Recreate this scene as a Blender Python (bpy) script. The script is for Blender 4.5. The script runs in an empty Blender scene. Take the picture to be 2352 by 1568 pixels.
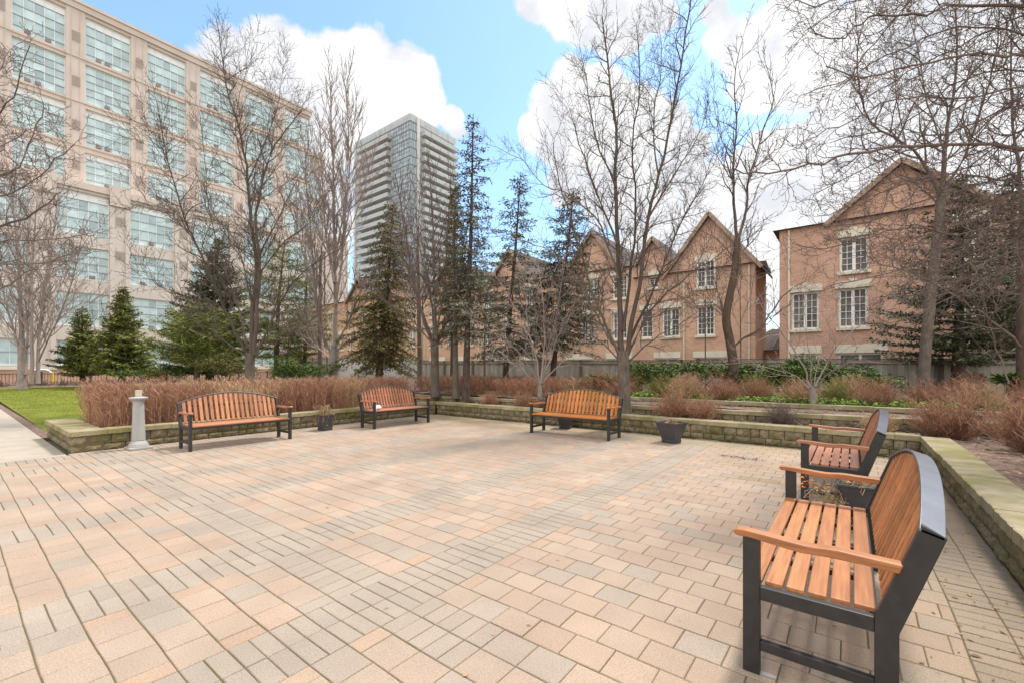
import bpy, bmesh, math, random
from mathutils import Vector, Matrix
R = math.radians
PI = math.pi
C = bpy.context.scene.collection
SC = bpy.context.scene

# ---------------------------------------------------------------- camera, sky, sun, exposure
CAMZ = 1.45
YAW = R(37.68)
cd = bpy.data.cameras.new('camera'); cam = bpy.data.objects.new('camera', cd); C.objects.link(cam)
cam.location = (0, 0, CAMZ); cam.rotation_euler = (R(90), 0, YAW)
cd.sensor_width = 36; cd.lens = 15.46; cd.shift_y = 61/2352
cd.clip_start = 0.05; cd.clip_end = 4000
SC.camera = cam
SC.view_settings.view_transform = 'Standard'; SC.view_settings.look = 'None'
SC.view_settings.exposure = 1.45; SC.view_settings.gamma = 1
FW = (-.6113, .7913); RT = (.7914, .6113)
FP = 1010.0
def at(px, py, Y):
    """photo pixel (2352 wide) and distance along the view axis -> world point"""
    X = (px-1176)/FP*Y
    return (RT[0]*X+FW[0]*Y, RT[1]*X+FW[1]*Y, CAMZ-(py-845)/FP*Y)

SUN_EL, SUN_AZ = R(62), R(14)     # azimuth clockwise from +Y
sl = bpy.data.lights.new('sun', 'SUN'); sun = bpy.data.objects.new('sun', sl); C.objects.link(sun)
sl.energy = 1.65; sl.angle = R(8); sl.color = (1, .96, .91)
sd = Vector((math.sin(SUN_AZ)*math.cos(SUN_EL), math.cos(SUN_AZ)*math.cos(SUN_EL), math.sin(SUN_EL)))
sun.rotation_euler = sd.to_track_quat('Z', 'Y').to_euler()
sun.location = sd*60

W = bpy.data.worlds.new('World'); SC.world = W; W.use_nodes = True
nt = W.node_tree; N = nt.nodes; LK = nt.links
bg = N['Background']; bg.inputs[1].default_value = 0.12
sky = N.new('ShaderNodeTexSky'); sky.sky_type = 'NISHITA'; sky.sun_disc = False
sky.sun_elevation = SUN_EL; sky.sun_rotation = SUN_AZ; sky.air_density = 1.0; sky.dust_density = .6; sky.ozone_density = 1.6
tc = N.new('ShaderNodeTexCoord')
def math_n(op, a, b=None, c=None, clamp=False):
    n = N.new('ShaderNodeMath'); n.operation = op; n.use_clamp = clamp
    for i, v in enumerate((a, b, c)):
        if v is None: continue
        if isinstance(v, (int, float)): n.inputs[i].default_value = v
        else: LK.new(v, n.inputs[i])
    return n.outputs[0]
def pdir(px, py):
    x, y, z = at(px, py, 1.0); return Vector((x, y, z-CAMZ)).normalized()
clouds = [(470,175,75),(540,150,95),(600,150,100),(650,130,90),(720,190,110),(790,170,95),(860,160,95),(920,190,95),(960,240,70),(860,270,110),(740,310,130),(640,260,130),(900,330,90),(960,180,60),(700,450,150),
 (1040,275,34),(1052,300,24),
 (1230,0,60),(1300,30,72),(1350,60,60),(1400,55,78),(1460,30,80),(1520,40,45),(1440,95,40),
 (1310,190,62),(1270,240,62),(1235,300,48),(1290,320,80),(1370,250,100),(1350,370,110),(1450,290,100),(1535,290,66),(1580,350,60),(1420,430,130),(1300,430,60),(1560,450,120),
 (1640,30,40),(1660,85,55),(1720,110,85),(1760,170,95),(1830,60,110),(1900,160,140),(2050,120,200),(2000,300,170),(2250,120,220),(2250,350,230),
 (1745,335,38),(1800,340,60),(1720,420,90),(1860,330,80),(1850,450,160),(1680,560,150),(2050,480,200),(2300,560,250),(1500,620,160),(1900,620,200)]
nz = N.new('ShaderNodeTexNoise'); nz.inputs['Scale'].default_value = 9; nz.inputs['Detail'].default_value = 9; nz.inputs['Roughness'].default_value = .58
LK.new(tc.outputs['Generated'], nz.inputs['Vector'])
nzb = N.new('ShaderNodeTexNoise'); nzb.inputs['Scale'].default_value = 26; nzb.inputs['Detail'].default_value = 10; nzb.inputs['Roughness'].default_value = .6
LK.new(tc.outputs['Generated'], nzb.inputs['Vector'])
acc = None
for (px, py, rr) in clouds:
    dn = N.new('ShaderNodeVectorMath'); dn.operation = 'DISTANCE'
    LK.new(tc.outputs['Generated'], dn.inputs[0])
    c0 = pdir(px, py); dn.inputs[1].default_value = c0
    # angular radius at this place of the sky
    ang = (pdir(px+rr, py)-c0).length*.5+(pdir(px, py-rr)-c0).length*.5
    v = math_n('MULTIPLY_ADD', dn.outputs['Value'], -1/ang, 1.0)
    if acc is None: acc = v
    else: acc = math_n('MAXIMUM', acc, v)
acc = math_n('MAXIMUM', acc, -.5)
m1 = math_n('MULTIPLY_ADD', nz.outputs['Fac'], 1.1, acc)
m2 = math_n('MULTIPLY_ADD', nzb.outputs['Fac'], .6, m1)
mr = N.new('ShaderNodeMapRange'); mr.interpolation_type = 'SMOOTHSTEP'
mr.inputs['From Min'].default_value = .77; mr.inputs['From Max'].default_value = 1.05
LK.new(m2, mr.inputs['Value'])
# sky whitens a little towards the horizon
sep = N.new('ShaderNodeSeparateXYZ'); LK.new(tc.outputs['Generated'], sep.inputs[0])
mrh = N.new('ShaderNodeMapRange'); mrh.inputs['From Min'].default_value = .0; mrh.inputs['From Max'].default_value = .22
mrh.inputs['To Min'].default_value = .35; mrh.inputs['To Max'].default_value = .04
LK.new(sep.outputs['Z'], mrh.inputs['Value'])
# added unseen bright fill over the sky behind the camera, lights the facades
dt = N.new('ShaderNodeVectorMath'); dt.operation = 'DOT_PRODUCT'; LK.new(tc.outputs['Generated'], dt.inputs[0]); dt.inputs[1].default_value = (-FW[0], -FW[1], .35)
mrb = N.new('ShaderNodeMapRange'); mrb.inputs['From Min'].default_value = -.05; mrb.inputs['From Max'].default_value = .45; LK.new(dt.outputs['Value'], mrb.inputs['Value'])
sky_fill = mrb.outputs[0]
cm = math_n('MAXIMUM', mr.outputs[0], mrh.outputs[0])
shade = N.new('ShaderNodeMapRange'); shade.inputs['From Min'].default_value = .38; shade.inputs['From Max'].default_value = .55
LK.new(nz.outputs['Fac'], shade.inputs['Value'])
ccol = N.new('ShaderNodeMixRGB'); ccol.inputs[1].default_value = (2.62, 2.68, 2.86, 1); ccol.inputs[2].default_value = (3.3, 3.3, 3.32, 1)
LK.new(shade.outputs[0], ccol.inputs[0])
gain = N.new('ShaderNodeMixRGB'); gain.blend_type = 'MULTIPLY'; gain.inputs[0].default_value = 1; gain.inputs[2].default_value = (.84, .95, .95, 1)
LK.new(sky.outputs[0], gain.inputs[1])
mx = N.new('ShaderNodeMixRGB'); LK.new(cm, mx.inputs[0]); LK.new(gain.outputs[0], mx.inputs[1]); LK.new(ccol.outputs[0], mx.inputs[2])
mxb = N.new('ShaderNodeMixRGB'); LK.new(sky_fill, mxb.inputs[0]); LK.new(mx.outputs[0], mxb.inputs[1]); mxb.inputs[2].default_value = (5.9, 5.85, 5.75, 1)
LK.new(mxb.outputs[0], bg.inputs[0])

# ---------------------------------------------------------------- materials
def mat(name, col, rough=.8, spec=.3, var=0, vscale=6, col2=None, bump=0, bscale=40, island=0, attr=None, metal=0, detail=5, stretch=None, speck=0, speck_scale=300, coat=0, moss=0, moss_col=(.13,.14,.04)):
    m = bpy.data.materials.new(name); m.use_nodes = True
    t = m.node_tree; n = t.nodes; l = t.links
    b = n['Principled BSDF']; b.inputs['Roughness'].default_value = rough
    b.inputs['Specular IOR Level'].default_value = spec; b.inputs['Metallic'].default_value = metal
    if coat: b.inputs['Coat Weight'].default_value = coat
    tcn = n.new('ShaderNodeTexCoord'); mp = n.new('ShaderNodeMapping'); l.new(tcn.outputs['Object'], mp.inputs[0])
    if stretch: mp.inputs['Scale'].default_value = stretch
    base = n.new('ShaderNodeRGB'); base.outputs[0].default_value = (*col, 1); out = base.outputs[0]
    if attr:
        a = n.new('ShaderNodeAttribute'); a.attribute_name = attr; out = a.outputs['Color']
    def noise(scale, det=detail, vec=mp.outputs[0]):
        q = n.new('ShaderNodeTexNoise'); q.inputs['Scale'].default_value = scale; q.inputs['Detail'].default_value = det
        l.new(vec, q.inputs['Vector']); return q.outputs['Fac']
    def ramp(v, lo, hi):
        q = n.new('ShaderNodeMapRange'); q.inputs['From Min'].default_value = lo; q.inputs['From Max'].default_value = hi; l.new(v, q.inputs['Value']); return q.outputs[0]
    def mixc(f, a_, b_, blend='MIX'):
        q = n.new('ShaderNodeMixRGB'); q.blend_type = blend
        for i, v in enumerate((f, a_, b_)):
            if isinstance(v, (int, float)): q.inputs[i].default_value = v
            elif isinstance(v, tuple): q.inputs[i].default_value = (*v, 1)
            else: l.new(v, q.inputs[i])
        return q.outputs[0]
    if col2: out = mixc(ramp(noise(vscale), .36, .64), out, col2)
    if var:
        g = n.new('ShaderNodeMapRange'); g.inputs['To Min'].default_value = 1-var; g.inputs['To Max'].default_value = 1+var
        g.inputs['From Min'].default_value = .3; g.inputs['From Max'].default_value = .7
        l.new(noise(vscale*2.3), g.inputs['Value'])
        out = mixc(1.0, out, g.outputs[0], 'MULTIPLY')
    if island:
        gi = n.new('ShaderNodeNewGeometry'); g = n.new('ShaderNodeMapRange'); g.inputs['To Min'].default_value = 1-island; g.inputs['To Max'].default_value = 1+island
        l.new(gi.outputs['Random Per Island'], g.inputs['Value']); out = mixc(1.0, out, g.outputs[0], 'MULTIPLY')
    if speck:
        out = mixc(1.0, out, mixc(ramp(noise(speck_scale, 2), .4, .6), (1-speck,)*3, (1+speck,)*3), 'MULTIPLY')
    if moss:
        out = mixc(ramp(noise(moss, 6), .48, .66), out, moss_col)
    l.new(out, b.inputs['Base Color'])
    if bump:
        bp = n.new('ShaderNodeBump'); bp.inputs['Strength'].default_value = bump; bp.inputs['Distance'].default_value = .02
        l.new(noise(bscale, 8), bp.inputs['Height']); l.new(bp.outputs[0], b.inputs['Normal'])
    return m

M = {}
M['paver'] = mat('paver', (.5,.4,.3), .9, .2, attr='Col', var=.11, vscale=.7, speck=.15, speck_scale=150, bump=.35, bscale=260)
M['grout'] = mat('grout', (.15,.108,.068), .95, .1, col2=(.12,.105,.042), vscale=2.2, bump=.4, bscale=90)
M['sidewalk'] = mat('sidewalk', (.37,.315,.25), .92, .2, var=.1, vscale=1.1, speck=.06, bump=.15, bscale=90)
M['ground'] = mat('ground', (.20,.17,.12), .95, .1, var=.2, vscale=.3)
M['lawn'] = mat('lawn', (.15,.175,.024), .95, .1, col2=(.155,.155,.03), vscale=.5, var=.22, bump=.8, bscale=30)
M['blade'] = mat('grass_blade', (.18,.215,.03), .8, .2, island=.35)
M['mulch'] = mat('mulch', (.15,.10,.075), .95, .1, col2=(.24,.17,.13), vscale=9, var=.35, bump=1, bscale=45)
M['leaf'] = mat('dead_leaf', (.30,.18,.09), .8, .2, island=.5)
M['block'] = mat('split_block', (.25,.20,.13), .95, .1, col2=(.16,.135,.075), vscale=7, var=.25, bump=1.0, bscale=34, island=.16, moss=2.2, moss_col=(.135,.12,.05))
M['cap'] = mat('cap_stone', (.34,.28,.18), .93, .15, col2=(.28,.235,.135), vscale=3.2, var=.15, bump=.6, bscale=60, island=.1, moss=1.9, moss_col=(.21,.185,.075))
M['cast'] = mat('cast_stone', (.35,.34,.32), .8, .25, var=.05, vscale=3, bump=.1, bscale=60)
M['cast2'] = mat('cast_block', (.50,.44,.34), .85, .2, var=.08, vscale=9)
M['metal'] = mat('dark_metal', (.030,.027,.026), .45, .4, var=.2, vscale=7, bump=.06, bscale=300)
M['metal_arch'] = mat('arch_metal', (.13,.13,.14), .38, .6, var=.15, vscale=5)  # lighter grey for the back arch than for the legs
M['screw'] = mat('zinc', (.5,.48,.45), .4, .5, metal=.6)
for k, a, b2 in (('wood_a', (.43,.175,.062), (.32,.12,.042)), ('wood_b', (.40,.17,.088), (.30,.115,.06)), ('wood_c', (.52,.175,.032), (.43,.135,.024)), ('wood_d', (.43,.19,.09), (.33,.13,.06))):
    for ax, st in (('y', (38,2.2,38)), ('z', (38,38,2.5)), ('x', (3,38,38))):
        M[k+ax] = mat(k+ax, a, .5, .4, col2=b2, vscale=1.0, var=.12, island=.30 if ax == 'z' else .18, stretch=st, bump=.25, bscale=1.6)
M['pot'] = mat('pot_plastic', (.052,.048,.052), .45, .45, var=.15, vscale=6, bump=.05, bscale=80)
M['potsoil'] = mat('pot_soil', (.16,.11,.085), .95, .1, col2=(.3,.22,.16), vscale=30, bump=1, bscale=80)
M['straw'] = mat('dry_stem', (.34,.235,.13), .8, .2, island=.35)
M['orange'] = mat('orange_petal', (.8,.23,.02), .6)
M['bark_grey'] = mat('bark_grey', (.17,.135,.108), .92, .15, col2=(.12,.095,.074), vscale=9, var=.2, bump=.8, bscale=30, stretch=(1,1,.35))
M['bark_light'] = mat('bark_light', (.31,.265,.235), .9, .15, col2=(.23,.195,.17), vscale=9, var=.15, bump=.5, bscale=30, stretch=(1,1,.4))
M['bark_brown'] = mat('bark_brown', (.125,.085,.062), .92, .12, col2=(.10,.067,.05), vscale=9, var=.2, bump=.9, bscale=26, stretch=(1,1,.4))
M['bark_dark'] = mat('bark_dark', (.115,.08,.065), .92, .12, col2=(.07,.05,.042), vscale=12, var=.2, bump=.9, bscale=26, stretch=(1,1,.5))
M['twig'] = mat('twig', (.125,.097,.079), .85, .15, island=.3)
M['twig_light'] = mat('twig_light', (.27,.215,.19), .85, .15, island=.25)
M['twig_pink'] = mat('twig_pink', (.15,.112,.096), .85, .15, island=.25)
M['red_twig'] = mat('red_twig', (.32,.17,.108), .85, .15, island=.4)
M['tan_twig'] = mat('tan_twig', (.42,.27,.16), .85, .15, island=.4)
M['grn_twig'] = mat('green_twig', (.22,.20,.065), .85, .15, island=.35)
M['needle'] = mat('needle_green', (.175,.185,.05), .7, .2, island=.45)
M['needle_dark'] = mat('needle_dark', (.105,.11,.062), .7, .2, island=.45)
M['needle_blue'] = mat('needle_blue', (.165,.165,.112), .7, .2, island=.4)
M['needle_olive'] = mat('needle_olive', (.16,.14,.05), .7, .2, island=.4)
M['needle_pine'] = mat('needle_pine', (.18,.20,.05), .7, .2, island=.4)
M['yew'] = mat('yew_needle', (.080,.115,.022), .7, .2, island=.5)
M['cover'] = mat('ground_cover_leaf', (.17,.24,.045), .7, .2, island=.45)
M['office'] = mat('precast', (.57,.475,.41), .85, .2, var=.06, vscale=.35, col2=(.53,.435,.37))
M['office_b'] = mat('precast_lower', (.55,.48,.42), .85, .2, var=.05, vscale=.35)
M['mullion'] = mat('mullion', (.72,.74,.73), .5, .3)
M['glass'] = mat('office_glass', (.45,.56,.56), .25, .5, island=.22, var=.14, vscale=.6)
M['transom'] = mat('transom', (.36,.37,.37), .5, .3)
M['panel'] = mat('white_panel', (.78,.77,.75), .6, .3)
M['vent'] = mat('vent_grille', (.40,.33,.285), .7, .3)
M['dark'] = mat('dark_box', (.20,.18,.17), .6, .3, island=.6)
M['tglass'] = mat('tower_glass', (.32,.36,.37), .2, .6, island=.25)
M['tslab'] = mat('tower_slab', (.55,.53,.51), .7, .3)
M['tdark'] = mat('tower_line', (.13,.13,.14), .5, .3)
M['tbal'] = mat('balcony_glass', (.40,.405,.39), .3, .5, island=.1)
M['stone'] = mat('trim_stone', (.66,.60,.48), .85, .2, var=.06, vscale=2)
M['frame'] = mat('window_frame', (.78,.75,.70), .6, .3)
M['hglass'] = mat('house_glass', (.085,.08,.078), .3, .25, island=.5, col2=(.17,.16,.15), vscale=2)
M['roof'] = mat('shingle', (.11,.085,.075), .9, .15, var=.2, vscale=4)
M['fascia'] = mat('fascia', (.36,.26,.19), .8, .2)
M['fence'] = mat('fence_wood', (.33,.30,.26), .9, .15, col2=(.25,.235,.19), vscale=1.2, var=.12, island=.18, stretch=(5,5,.8), bump=.3, bscale=4)
M['fence_dark'] = mat('fence_rail', (.13,.105,.08), .9, .15, var=.15)
M['concrete'] = mat('concrete_wall', (.44,.43,.41), .9, .2, var=.1, vscale=.8, bump=.2, bscale=30)
M['iron'] = mat('iron', (.05,.05,.05), .6, .3)
M['planks'] = mat('cedar_planks', (.50,.24,.11), .8, .2, island=.25)
M['yellow'] = mat('yellow_plastic', (.68,.55,.03), .5, .4)
M['white'] = mat('white_plastic', (.8,.8,.8), .5, .4)
M['wreath'] = mat('wreath_red', (.17,.05,.04), .8, .2, island=.4)
M['grass_green'] = mat('bin_green', (.18,.42,.03), .6)

def brick_mat(name, c1, c2, mortar, scale=1.0):
    m = bpy.data.materials.new(name); m.use_nodes = True; t = m.node_tree; n = t.nodes; l = t.links
    b = n['Principled BSDF']; b.inputs['Roughness'].default_value = .92; b.inputs['Specular IOR Level'].default_value = .15
    tcn = n.new('ShaderNodeTexCoord'); s = n.new('ShaderNodeSeparateXYZ'); l.new(tcn.outputs['Object'], s.inputs[0])
    a = n.new('ShaderNodeMath'); a.operation = 'ADD'; l.new(s.outputs[0], a.inputs[0]); l.new(s.outputs[1], a.inputs[1])
    c = n.new('ShaderNodeCombineXYZ'); l.new(a.outputs[0], c.inputs[0]); l.new(s.outputs[2], c.inputs[1])
    br = n.new('ShaderNodeTexBrick'); br.inputs['Scale'].default_value = scale
    br.inputs['Brick Width'].default_value = .23; br.inputs['Row Height'].default_value = .077; br.inputs['Mortar Size'].default_value = .007
    br.inputs['Color1'].default_value = (*c1, 1); br.inputs['Color2'].default_value = (*c2, 1); br.inputs['Mortar'].default_value = (*mortar, 1)
    l.new(c.outputs[0], br.inputs['Vector'])
    q = n.new('ShaderNodeTexNoise'); q.inputs['Scale'].default_value = .7; q.inputs['Detail'].default_value = 6; l.new(tcn.outputs['Object'], q.inputs['Vector'])
    mr_ = n.new('ShaderNodeMapRange'); mr_.inputs['From Min'].default_value = .3; mr_.inputs['From Max'].default_value = .7; mr_.inputs['To Min'].default_value = .85; mr_.inputs['To Max'].default_value = 1.13
    l.new(q.outputs['Fac'], mr_.inputs['Value'])
    mm = n.new('ShaderNodeMixRGB'); mm.blend_type = 'MULTIPLY'; mm.inputs[0].default_value = 1; l.new(br.outputs['Color'], mm.inputs[1]); l.new(mr_.outputs[0], mm.inputs[2])
    l.new(mm.outputs[0], b.inputs['Base Color']); return m
M['brick'] = brick_mat('orange_brick', (.60,.36,.245), (.51,.29,.195), (.57,.46,.37))
M['brick_b'] = brick_mat('pink_brick', (.58,.335,.235), (.48,.265,.185), (.55,.44,.35))

# ---------------------------------------------------------------- mesh helpers
class MB:
    def __init__(s): s.v = []; s.f = []; s.c = []
    def box(s, x0, x1, y0, y1, z0, z1):
        o = len(s.v)
        s.v += [(x0,y0,z0),(x1,y0,z0),(x1,y1,z0),(x0,y1,z0),(x0,y0,z1),(x1,y0,z1),(x1,y1,z1),(x0,y1,z1)]
        s.f += [(o,o+3,o+2,o+1),(o+4,o+5,o+6,o+7),(o,o+1,o+5,o+4),(o+1,o+2,o+6,o+5),(o+2,o+3,o+7,o+6),(o+3,o,o+4,o+7)]
        return s
    def bar(s, p, q, w, h, up=(0,0,1)):
        p = Vector(p); q = Vector(q); d = (q-p).normalized(); u = Vector(up)
        sd_ = d.cross(u).normalized(); u = sd_.cross(d).normalized(); o = len(s.v)
        for e in (p, q):
            for a, b in ((-1,-1),(1,-1),(1,1),(-1,1)): s.v.append(tuple(e+sd_*a*w/2+u*b*h/2))
        s.f += [(o,o+1,o+2,o+3),(o+4,o+7,o+6,o+5),(o,o+4,o+5,o+1),(o+1,o+5,o+6,o+2),(o+2,o+6,o+7,o+3),(o+3,o+7,o+4,o)]
        return s
    def quad(s, *p):
        o = len(s.v); s.v += [tuple(q) for q in p]; s.f.append(tuple(range(o, o+len(p)))); return s
    def prism(s, pts, axis, a, b):
        """polygon pts (2-D) extruded along axis from a to b"""
        o = len(s.v); n = len(pts)
        for e in (a, b):
            for u, w in pts:
                s.v.append({'x': (e,u,w), 'y': (u,e,w), 'z': (u,w,e)}[axis])
        s.f.append(tuple(range(o, o+n))); s.f.append(tuple(range(o+2*n-1, o+n-1, -1)))
        for i in range(n):
            j = (i+1) % n; s.f.append((o+i, o+n+i, o+n+j, o+j))
        return s
    def lathe(s, prof, n=32, cx=0, cy=0):
        o = len(s.v)
        for r, z in prof:
            for i in range(n): a = 2*PI*i/n; s.v.append((cx+r*math.cos(a), cy+r*math.sin(a), z))
        for k in range(len(prof)-1):
            for i in range(n):
                j = (i+1) % n; s.f.append((o+k*n+i, o+k*n+j, o+(k+1)*n+j, o+(k+1)*n+i))
        s.f.append(tuple(o+i for i in range(n-1, -1, -1))); s.f.append(tuple(o+(len(prof)-1)*n+i for i in range(n)))
        return s
    def tube(s, pts, rad, n=3):
        o = len(s.v); m = len(pts)
        for i in range(m):
            a = pts[max(i-1, 0)]; b = pts[min(i+1, m-1)]
            dx, dy, dz = b[0]-a[0], b[1]-a[1], b[2]-a[2]
            L = math.sqrt(dx*dx+dy*dy+dz*dz) or 1e-9; dx /= L; dy /= L; dz /= L
            if abs(dz) < .9: ux, uy, uz = -dy, dx, 0.0
            else: ux, uy, uz = 0.0, -dz, dy
            l = math.sqrt(ux*ux+uy*uy+uz*uz) or 1e-9; ux /= l; uy /= l; uz /= l
            wx, wy, wz = dy*uz-dz*uy, dz*ux-dx*uz, dx*uy-dy*ux
            p = pts[i]; r = rad[i] if not isinstance(rad, (int, float)) else rad
            for k in range(n):
                t = 2*PI*k/n; c = math.cos(t)*r; q = math.sin(t)*r
                s.v.append((p[0]+ux*c+wx*q, p[1]+uy*c+wy*q, p[2]+uz*c+wz*q))
        for i in range(m-1):
            for k in range(n):
                j = (k+1) % n
                s.f.append((o+i*n+k, o+i*n+j, o+(i+1)*n+j, o+(i+1)*n+k))
        return s
    def build(s, name, m, parent=None, smooth=False, bevel=0, seg=2):
        me = bpy.data.meshes.new(name); me.from_pydata(s.v, [], s.f)
        if s.c:
            ca = me.color_attributes.new('Col', 'FLOAT_COLOR', 'CORNER')
            buf = []
            for p, c in zip(me.polygons, s.c): buf += list(c)*p.loop_total
            ca.data.foreach_set('color', buf)
        if smooth: me.polygons.foreach_set('use_smooth', [True]*len(me.polygons))
        me.materials.append(m); me.update()
        o = bpy.data.objects.new(name, me); C.objects.link(o)
        if parent is not None: o.parent = parent
        if bevel:
            bm = o.modifiers.new('bevel', 'BEVEL'); bm.width = bevel; bm.segments = seg; bm.limit_method = 'ANGLE'; bm.angle_limit = R(35)
        return o
def thing(name, label, cat, loc=(0,0,0), rz=0, group=None):
    o = bpy.data.objects.new(name, None); C.objects.link(o); o.location = loc; o.rotation_euler = (0,0,rz)
    o['label'] = label; o['category'] = cat
    if group: o['group'] = group
    return o
def tag(o, label, cat, group=None, kind=None):
    o['label'] = label; o['category'] = cat
    if group: o['group'] = group
    if kind: o['kind'] = kind
    return o
def struct(o, kind='structure'):
    o['kind'] = kind; return o
KIDS = {}
def dup(o, parent=None):
    c = o.copy(); C.objects.link(c); c.parent = parent
    for ch in list(o.children): dup(ch, c)
    return c

# ---------------------------------------------------------------- terrain
struct(MB().quad((-1500,-1500,-.06),(1500,-1500,-.06),(1500,1500,-.06),(-1500,1500,-.06)).build('ground', M['ground']))

# the paving: every paver a bevelled stone in one sheet of stones
rnd = random.Random(5)
def warp(x, y):
    return (x+.003*math.sin(y*2.1+x*.7)+.003*math.sin(y*5.3+1.3*x), y+.0022*math.sin(x*2.3+y*1.5)+.0014*math.sin(x*4.9+2.0+y*2.2)+.0018*math.sin(x*9.1+y*5))
PINK = [(.405,.285,.205), (.415,.295,.212), (.40,.29,.215), (.42,.308,.225), (.395,.295,.22), (.41,.31,.23)]
GREY = [(.352,.295,.235), (.342,.288,.232), (.362,.302,.24), (.348,.288,.23)]
pv = MB()
G = .0042
def paver(x0, x1, y0, y1, col):
    if y1 > 9.62 or x1 > .90: return
    q_ = .38 if x0 > -2.2 else .28
    col = [a*(1-q_)+b*q_ for a, b in zip(col, (.39,.293,.216))]
    z = rnd.uniform(-.0015, .0015); t = .0035
    # stones turn browner towards the right bed and carry algae towards the back wall
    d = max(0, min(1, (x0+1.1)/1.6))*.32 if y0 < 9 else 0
    e = max(0, min(1, (y0-8.2)/1.3))
    right_brown = (.30,.235,.15); mossc = (.33,.285,.14)
    k = rnd.uniform(.95, 1.05)
    c = [min(1, v*k) for v in col]
    c = [a*(1-d)+b*d for a, b in zip(c, right_brown)]
    c = [a*(1-e*.45)+b*e*.45 for a, b in zip(c, mossc)]
    st_ = 0
    for (sx, sy, ra, rb, am) in ((-7.0,8.35,1.1,.38,.8),(-8.3,8.7,.8,.5,.7),(-9.2,9.2,.8,.6,.7),(-8.35,6.9,.22,1.0,.6),(-1.2,7.3,.5,.5,.4),(-1.0,6.4,.35,.25,.6),(-.9,4.0,.35,.2,.35),(-9.9,7.4,.5,1.6,.5)):
        st_ = max(st_, am*math.exp(-((x0-sx)/ra)**2-((y0-sy)/rb)**2)*rnd.uniform(.75, 1.15))
    c = [a*(1-st_*f_) for a, f_ in zip(c, (.36,.38,.52))]
    c = (*[q*.88 for q in c], 1)
    x0 += .0028; x1 -= .0028; y0 += .0034; y1 -= .0034
    jx = rnd.uniform(-.0012, .0012); jy = rnd.uniform(-.0012, .0012)
    P_ = []
    for a, b in ((x0,y0),(x1,y0),(x1,y1),(x0,y1)): P_.append(warp(a+jx, b+jy))
    tz = [z+rnd.uniform(-.0008, .0008) for _ in range(4)]
    o = len(pv.v); cx = sum(p[0] for p in P_)/4; cy = sum(p[1] for p in P_)/4
    for (a, b), q in zip(P_, tz):
        a2 = a+(t if a < cx else -t); b2 = b+(t if b < cy else -t); pv.v.append((a2, b2, q))
    for (a, b) in P_: pv.v.append((a, b, z-.0035))
    for (a, b) in P_: pv.v.append((a, b, -.03))
    pv.f.append((o,o+1,o+2,o+3)); pv.c.append(c)
    for i in range(4):
        j = (i+1) % 4
        pv.f.append((o+4+i,o+4+j,o+j,o+i)); pv.c.append(c)
        pv.f.append((o+8+i,o+8+j,o+4+j,o+4+i)); pv.c.append(c)
UR = .2037
def ucell(j): return 1.505+UR*j
def pick(v, u, kind):
    if kind == 'b': return rnd.choice(GREY)
    # more grey stones mixed into the near-left fields
    mixg = .13
    return rnd.choice(GREY) if rnd.random() < mixg else rnd.choice(PINK)
segs = []     # (v0, v1, kind, cells)
v = 2.10
for kind, w_, n_ in (('b',.457,2),('f',.913,4),('b',.47,2),('f',1.55,7),('b',.457,2),('f',.913,4),('b',.457,2),('f',1.55,7),('b',.457,2),('f',.58,3),('b',.456,2),('f',.15,1)):
    v1 = v+w_
    segs.append((v, v1, kind, n_)); v = v1
j0, j1 = -28, 41
HOLE = []
for j in range(j0, j1):
    ya, yb = ucell(j), ucell(j+1); inU = j in (0, 1)
    for (va, vb, kind, n_) in segs:
        cw = (vb-va)/n_
        if ya < 1.3 and va > 10.30: continue
        if kind == 'b':
            for k in range(n_):
                a = va+k*cw; ym = (ya+yb)/2
                for (y_0, y_1) in ((ya, ym), (ym, yb)): paver(-(a+cw), -a, y_0, y_1, pick(a, ya, 'b'))
        elif inU:
            for k in range(2*n_): a = va+k*cw/2; paver(-(a+cw/2), -a, ya, yb, pick(a, ya, 'b'))
        else:
            if j % 2 == 0: cuts = [va+k*cw for k in range(n_+1)]
            else: cuts = [va]+[va+(k+.5)*cw for k in range(n_)]+[vb]
            for a, b in zip(cuts[:-1], cuts[1:]):
                half = (b-a) < cw*.7
                paver(-b, -a, ya, yb, (.42,.285,.195) if half and rnd.random() < .55 else (GREY[2] if half else pick(a, ya, 'f')))
    # right hand field, running bond down to the border
    cw = .2283; vv = 2.10-(cw/2 if j % 2 else 0)
    if j % 2: paver(-2.10, -vv, ya, yb, (.42,.29,.20) if not inU else GREY[0])
    if inU:
        vv = 2.10
        while vv > -.45:
            lo = max(vv-cw/2, -.47); paver(-vv, -lo, ya, yb, rnd.choice(GREY) if vv > 1.62 else pick(vv, ya, 'f')) if vv > 1.62 else None
            if vv <= 1.62:
                break
            vv -= cw/2
        # carry on in bond
    while vv > -.45:
        lo = max(vv-cw, -.47)
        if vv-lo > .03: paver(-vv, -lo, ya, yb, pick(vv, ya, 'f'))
        vv -= cw
    ym = (ya+yb)/2
    for (y_0, y_1) in ((ya, ym), (ym, yb)):
        for xa, xb in ((.47,.68), (.68,.893)): paver(xa, xb, y_0, y_1, rnd.choice([(.28,.225,.17),(.30,.24,.175),(.265,.22,.17)]))
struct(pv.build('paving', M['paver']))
struct(MB().box(-10.36,1.0,-5,9.8,-.05,-.0048).build('paving_joint_sand', M['grout']))

# sidewalk of cast slabs
sw = MB()
xx = -10.36
while xx > -46:
    sw.prism([(xx-1.5+.006, -5), (xx-.006, -5), (xx-.006, 1.27), (xx-1.5+.006, 1.27)], 'z', -.05, -.002); xx -= 1.5
struct(sw.build('sidewalk', M['sidewalk'], bevel=.006))
struct(MB().box(-46,-10.36,-5,1.275,-.05,-.012).build('sidewalk_joint_sand', M['grout']))

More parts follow.
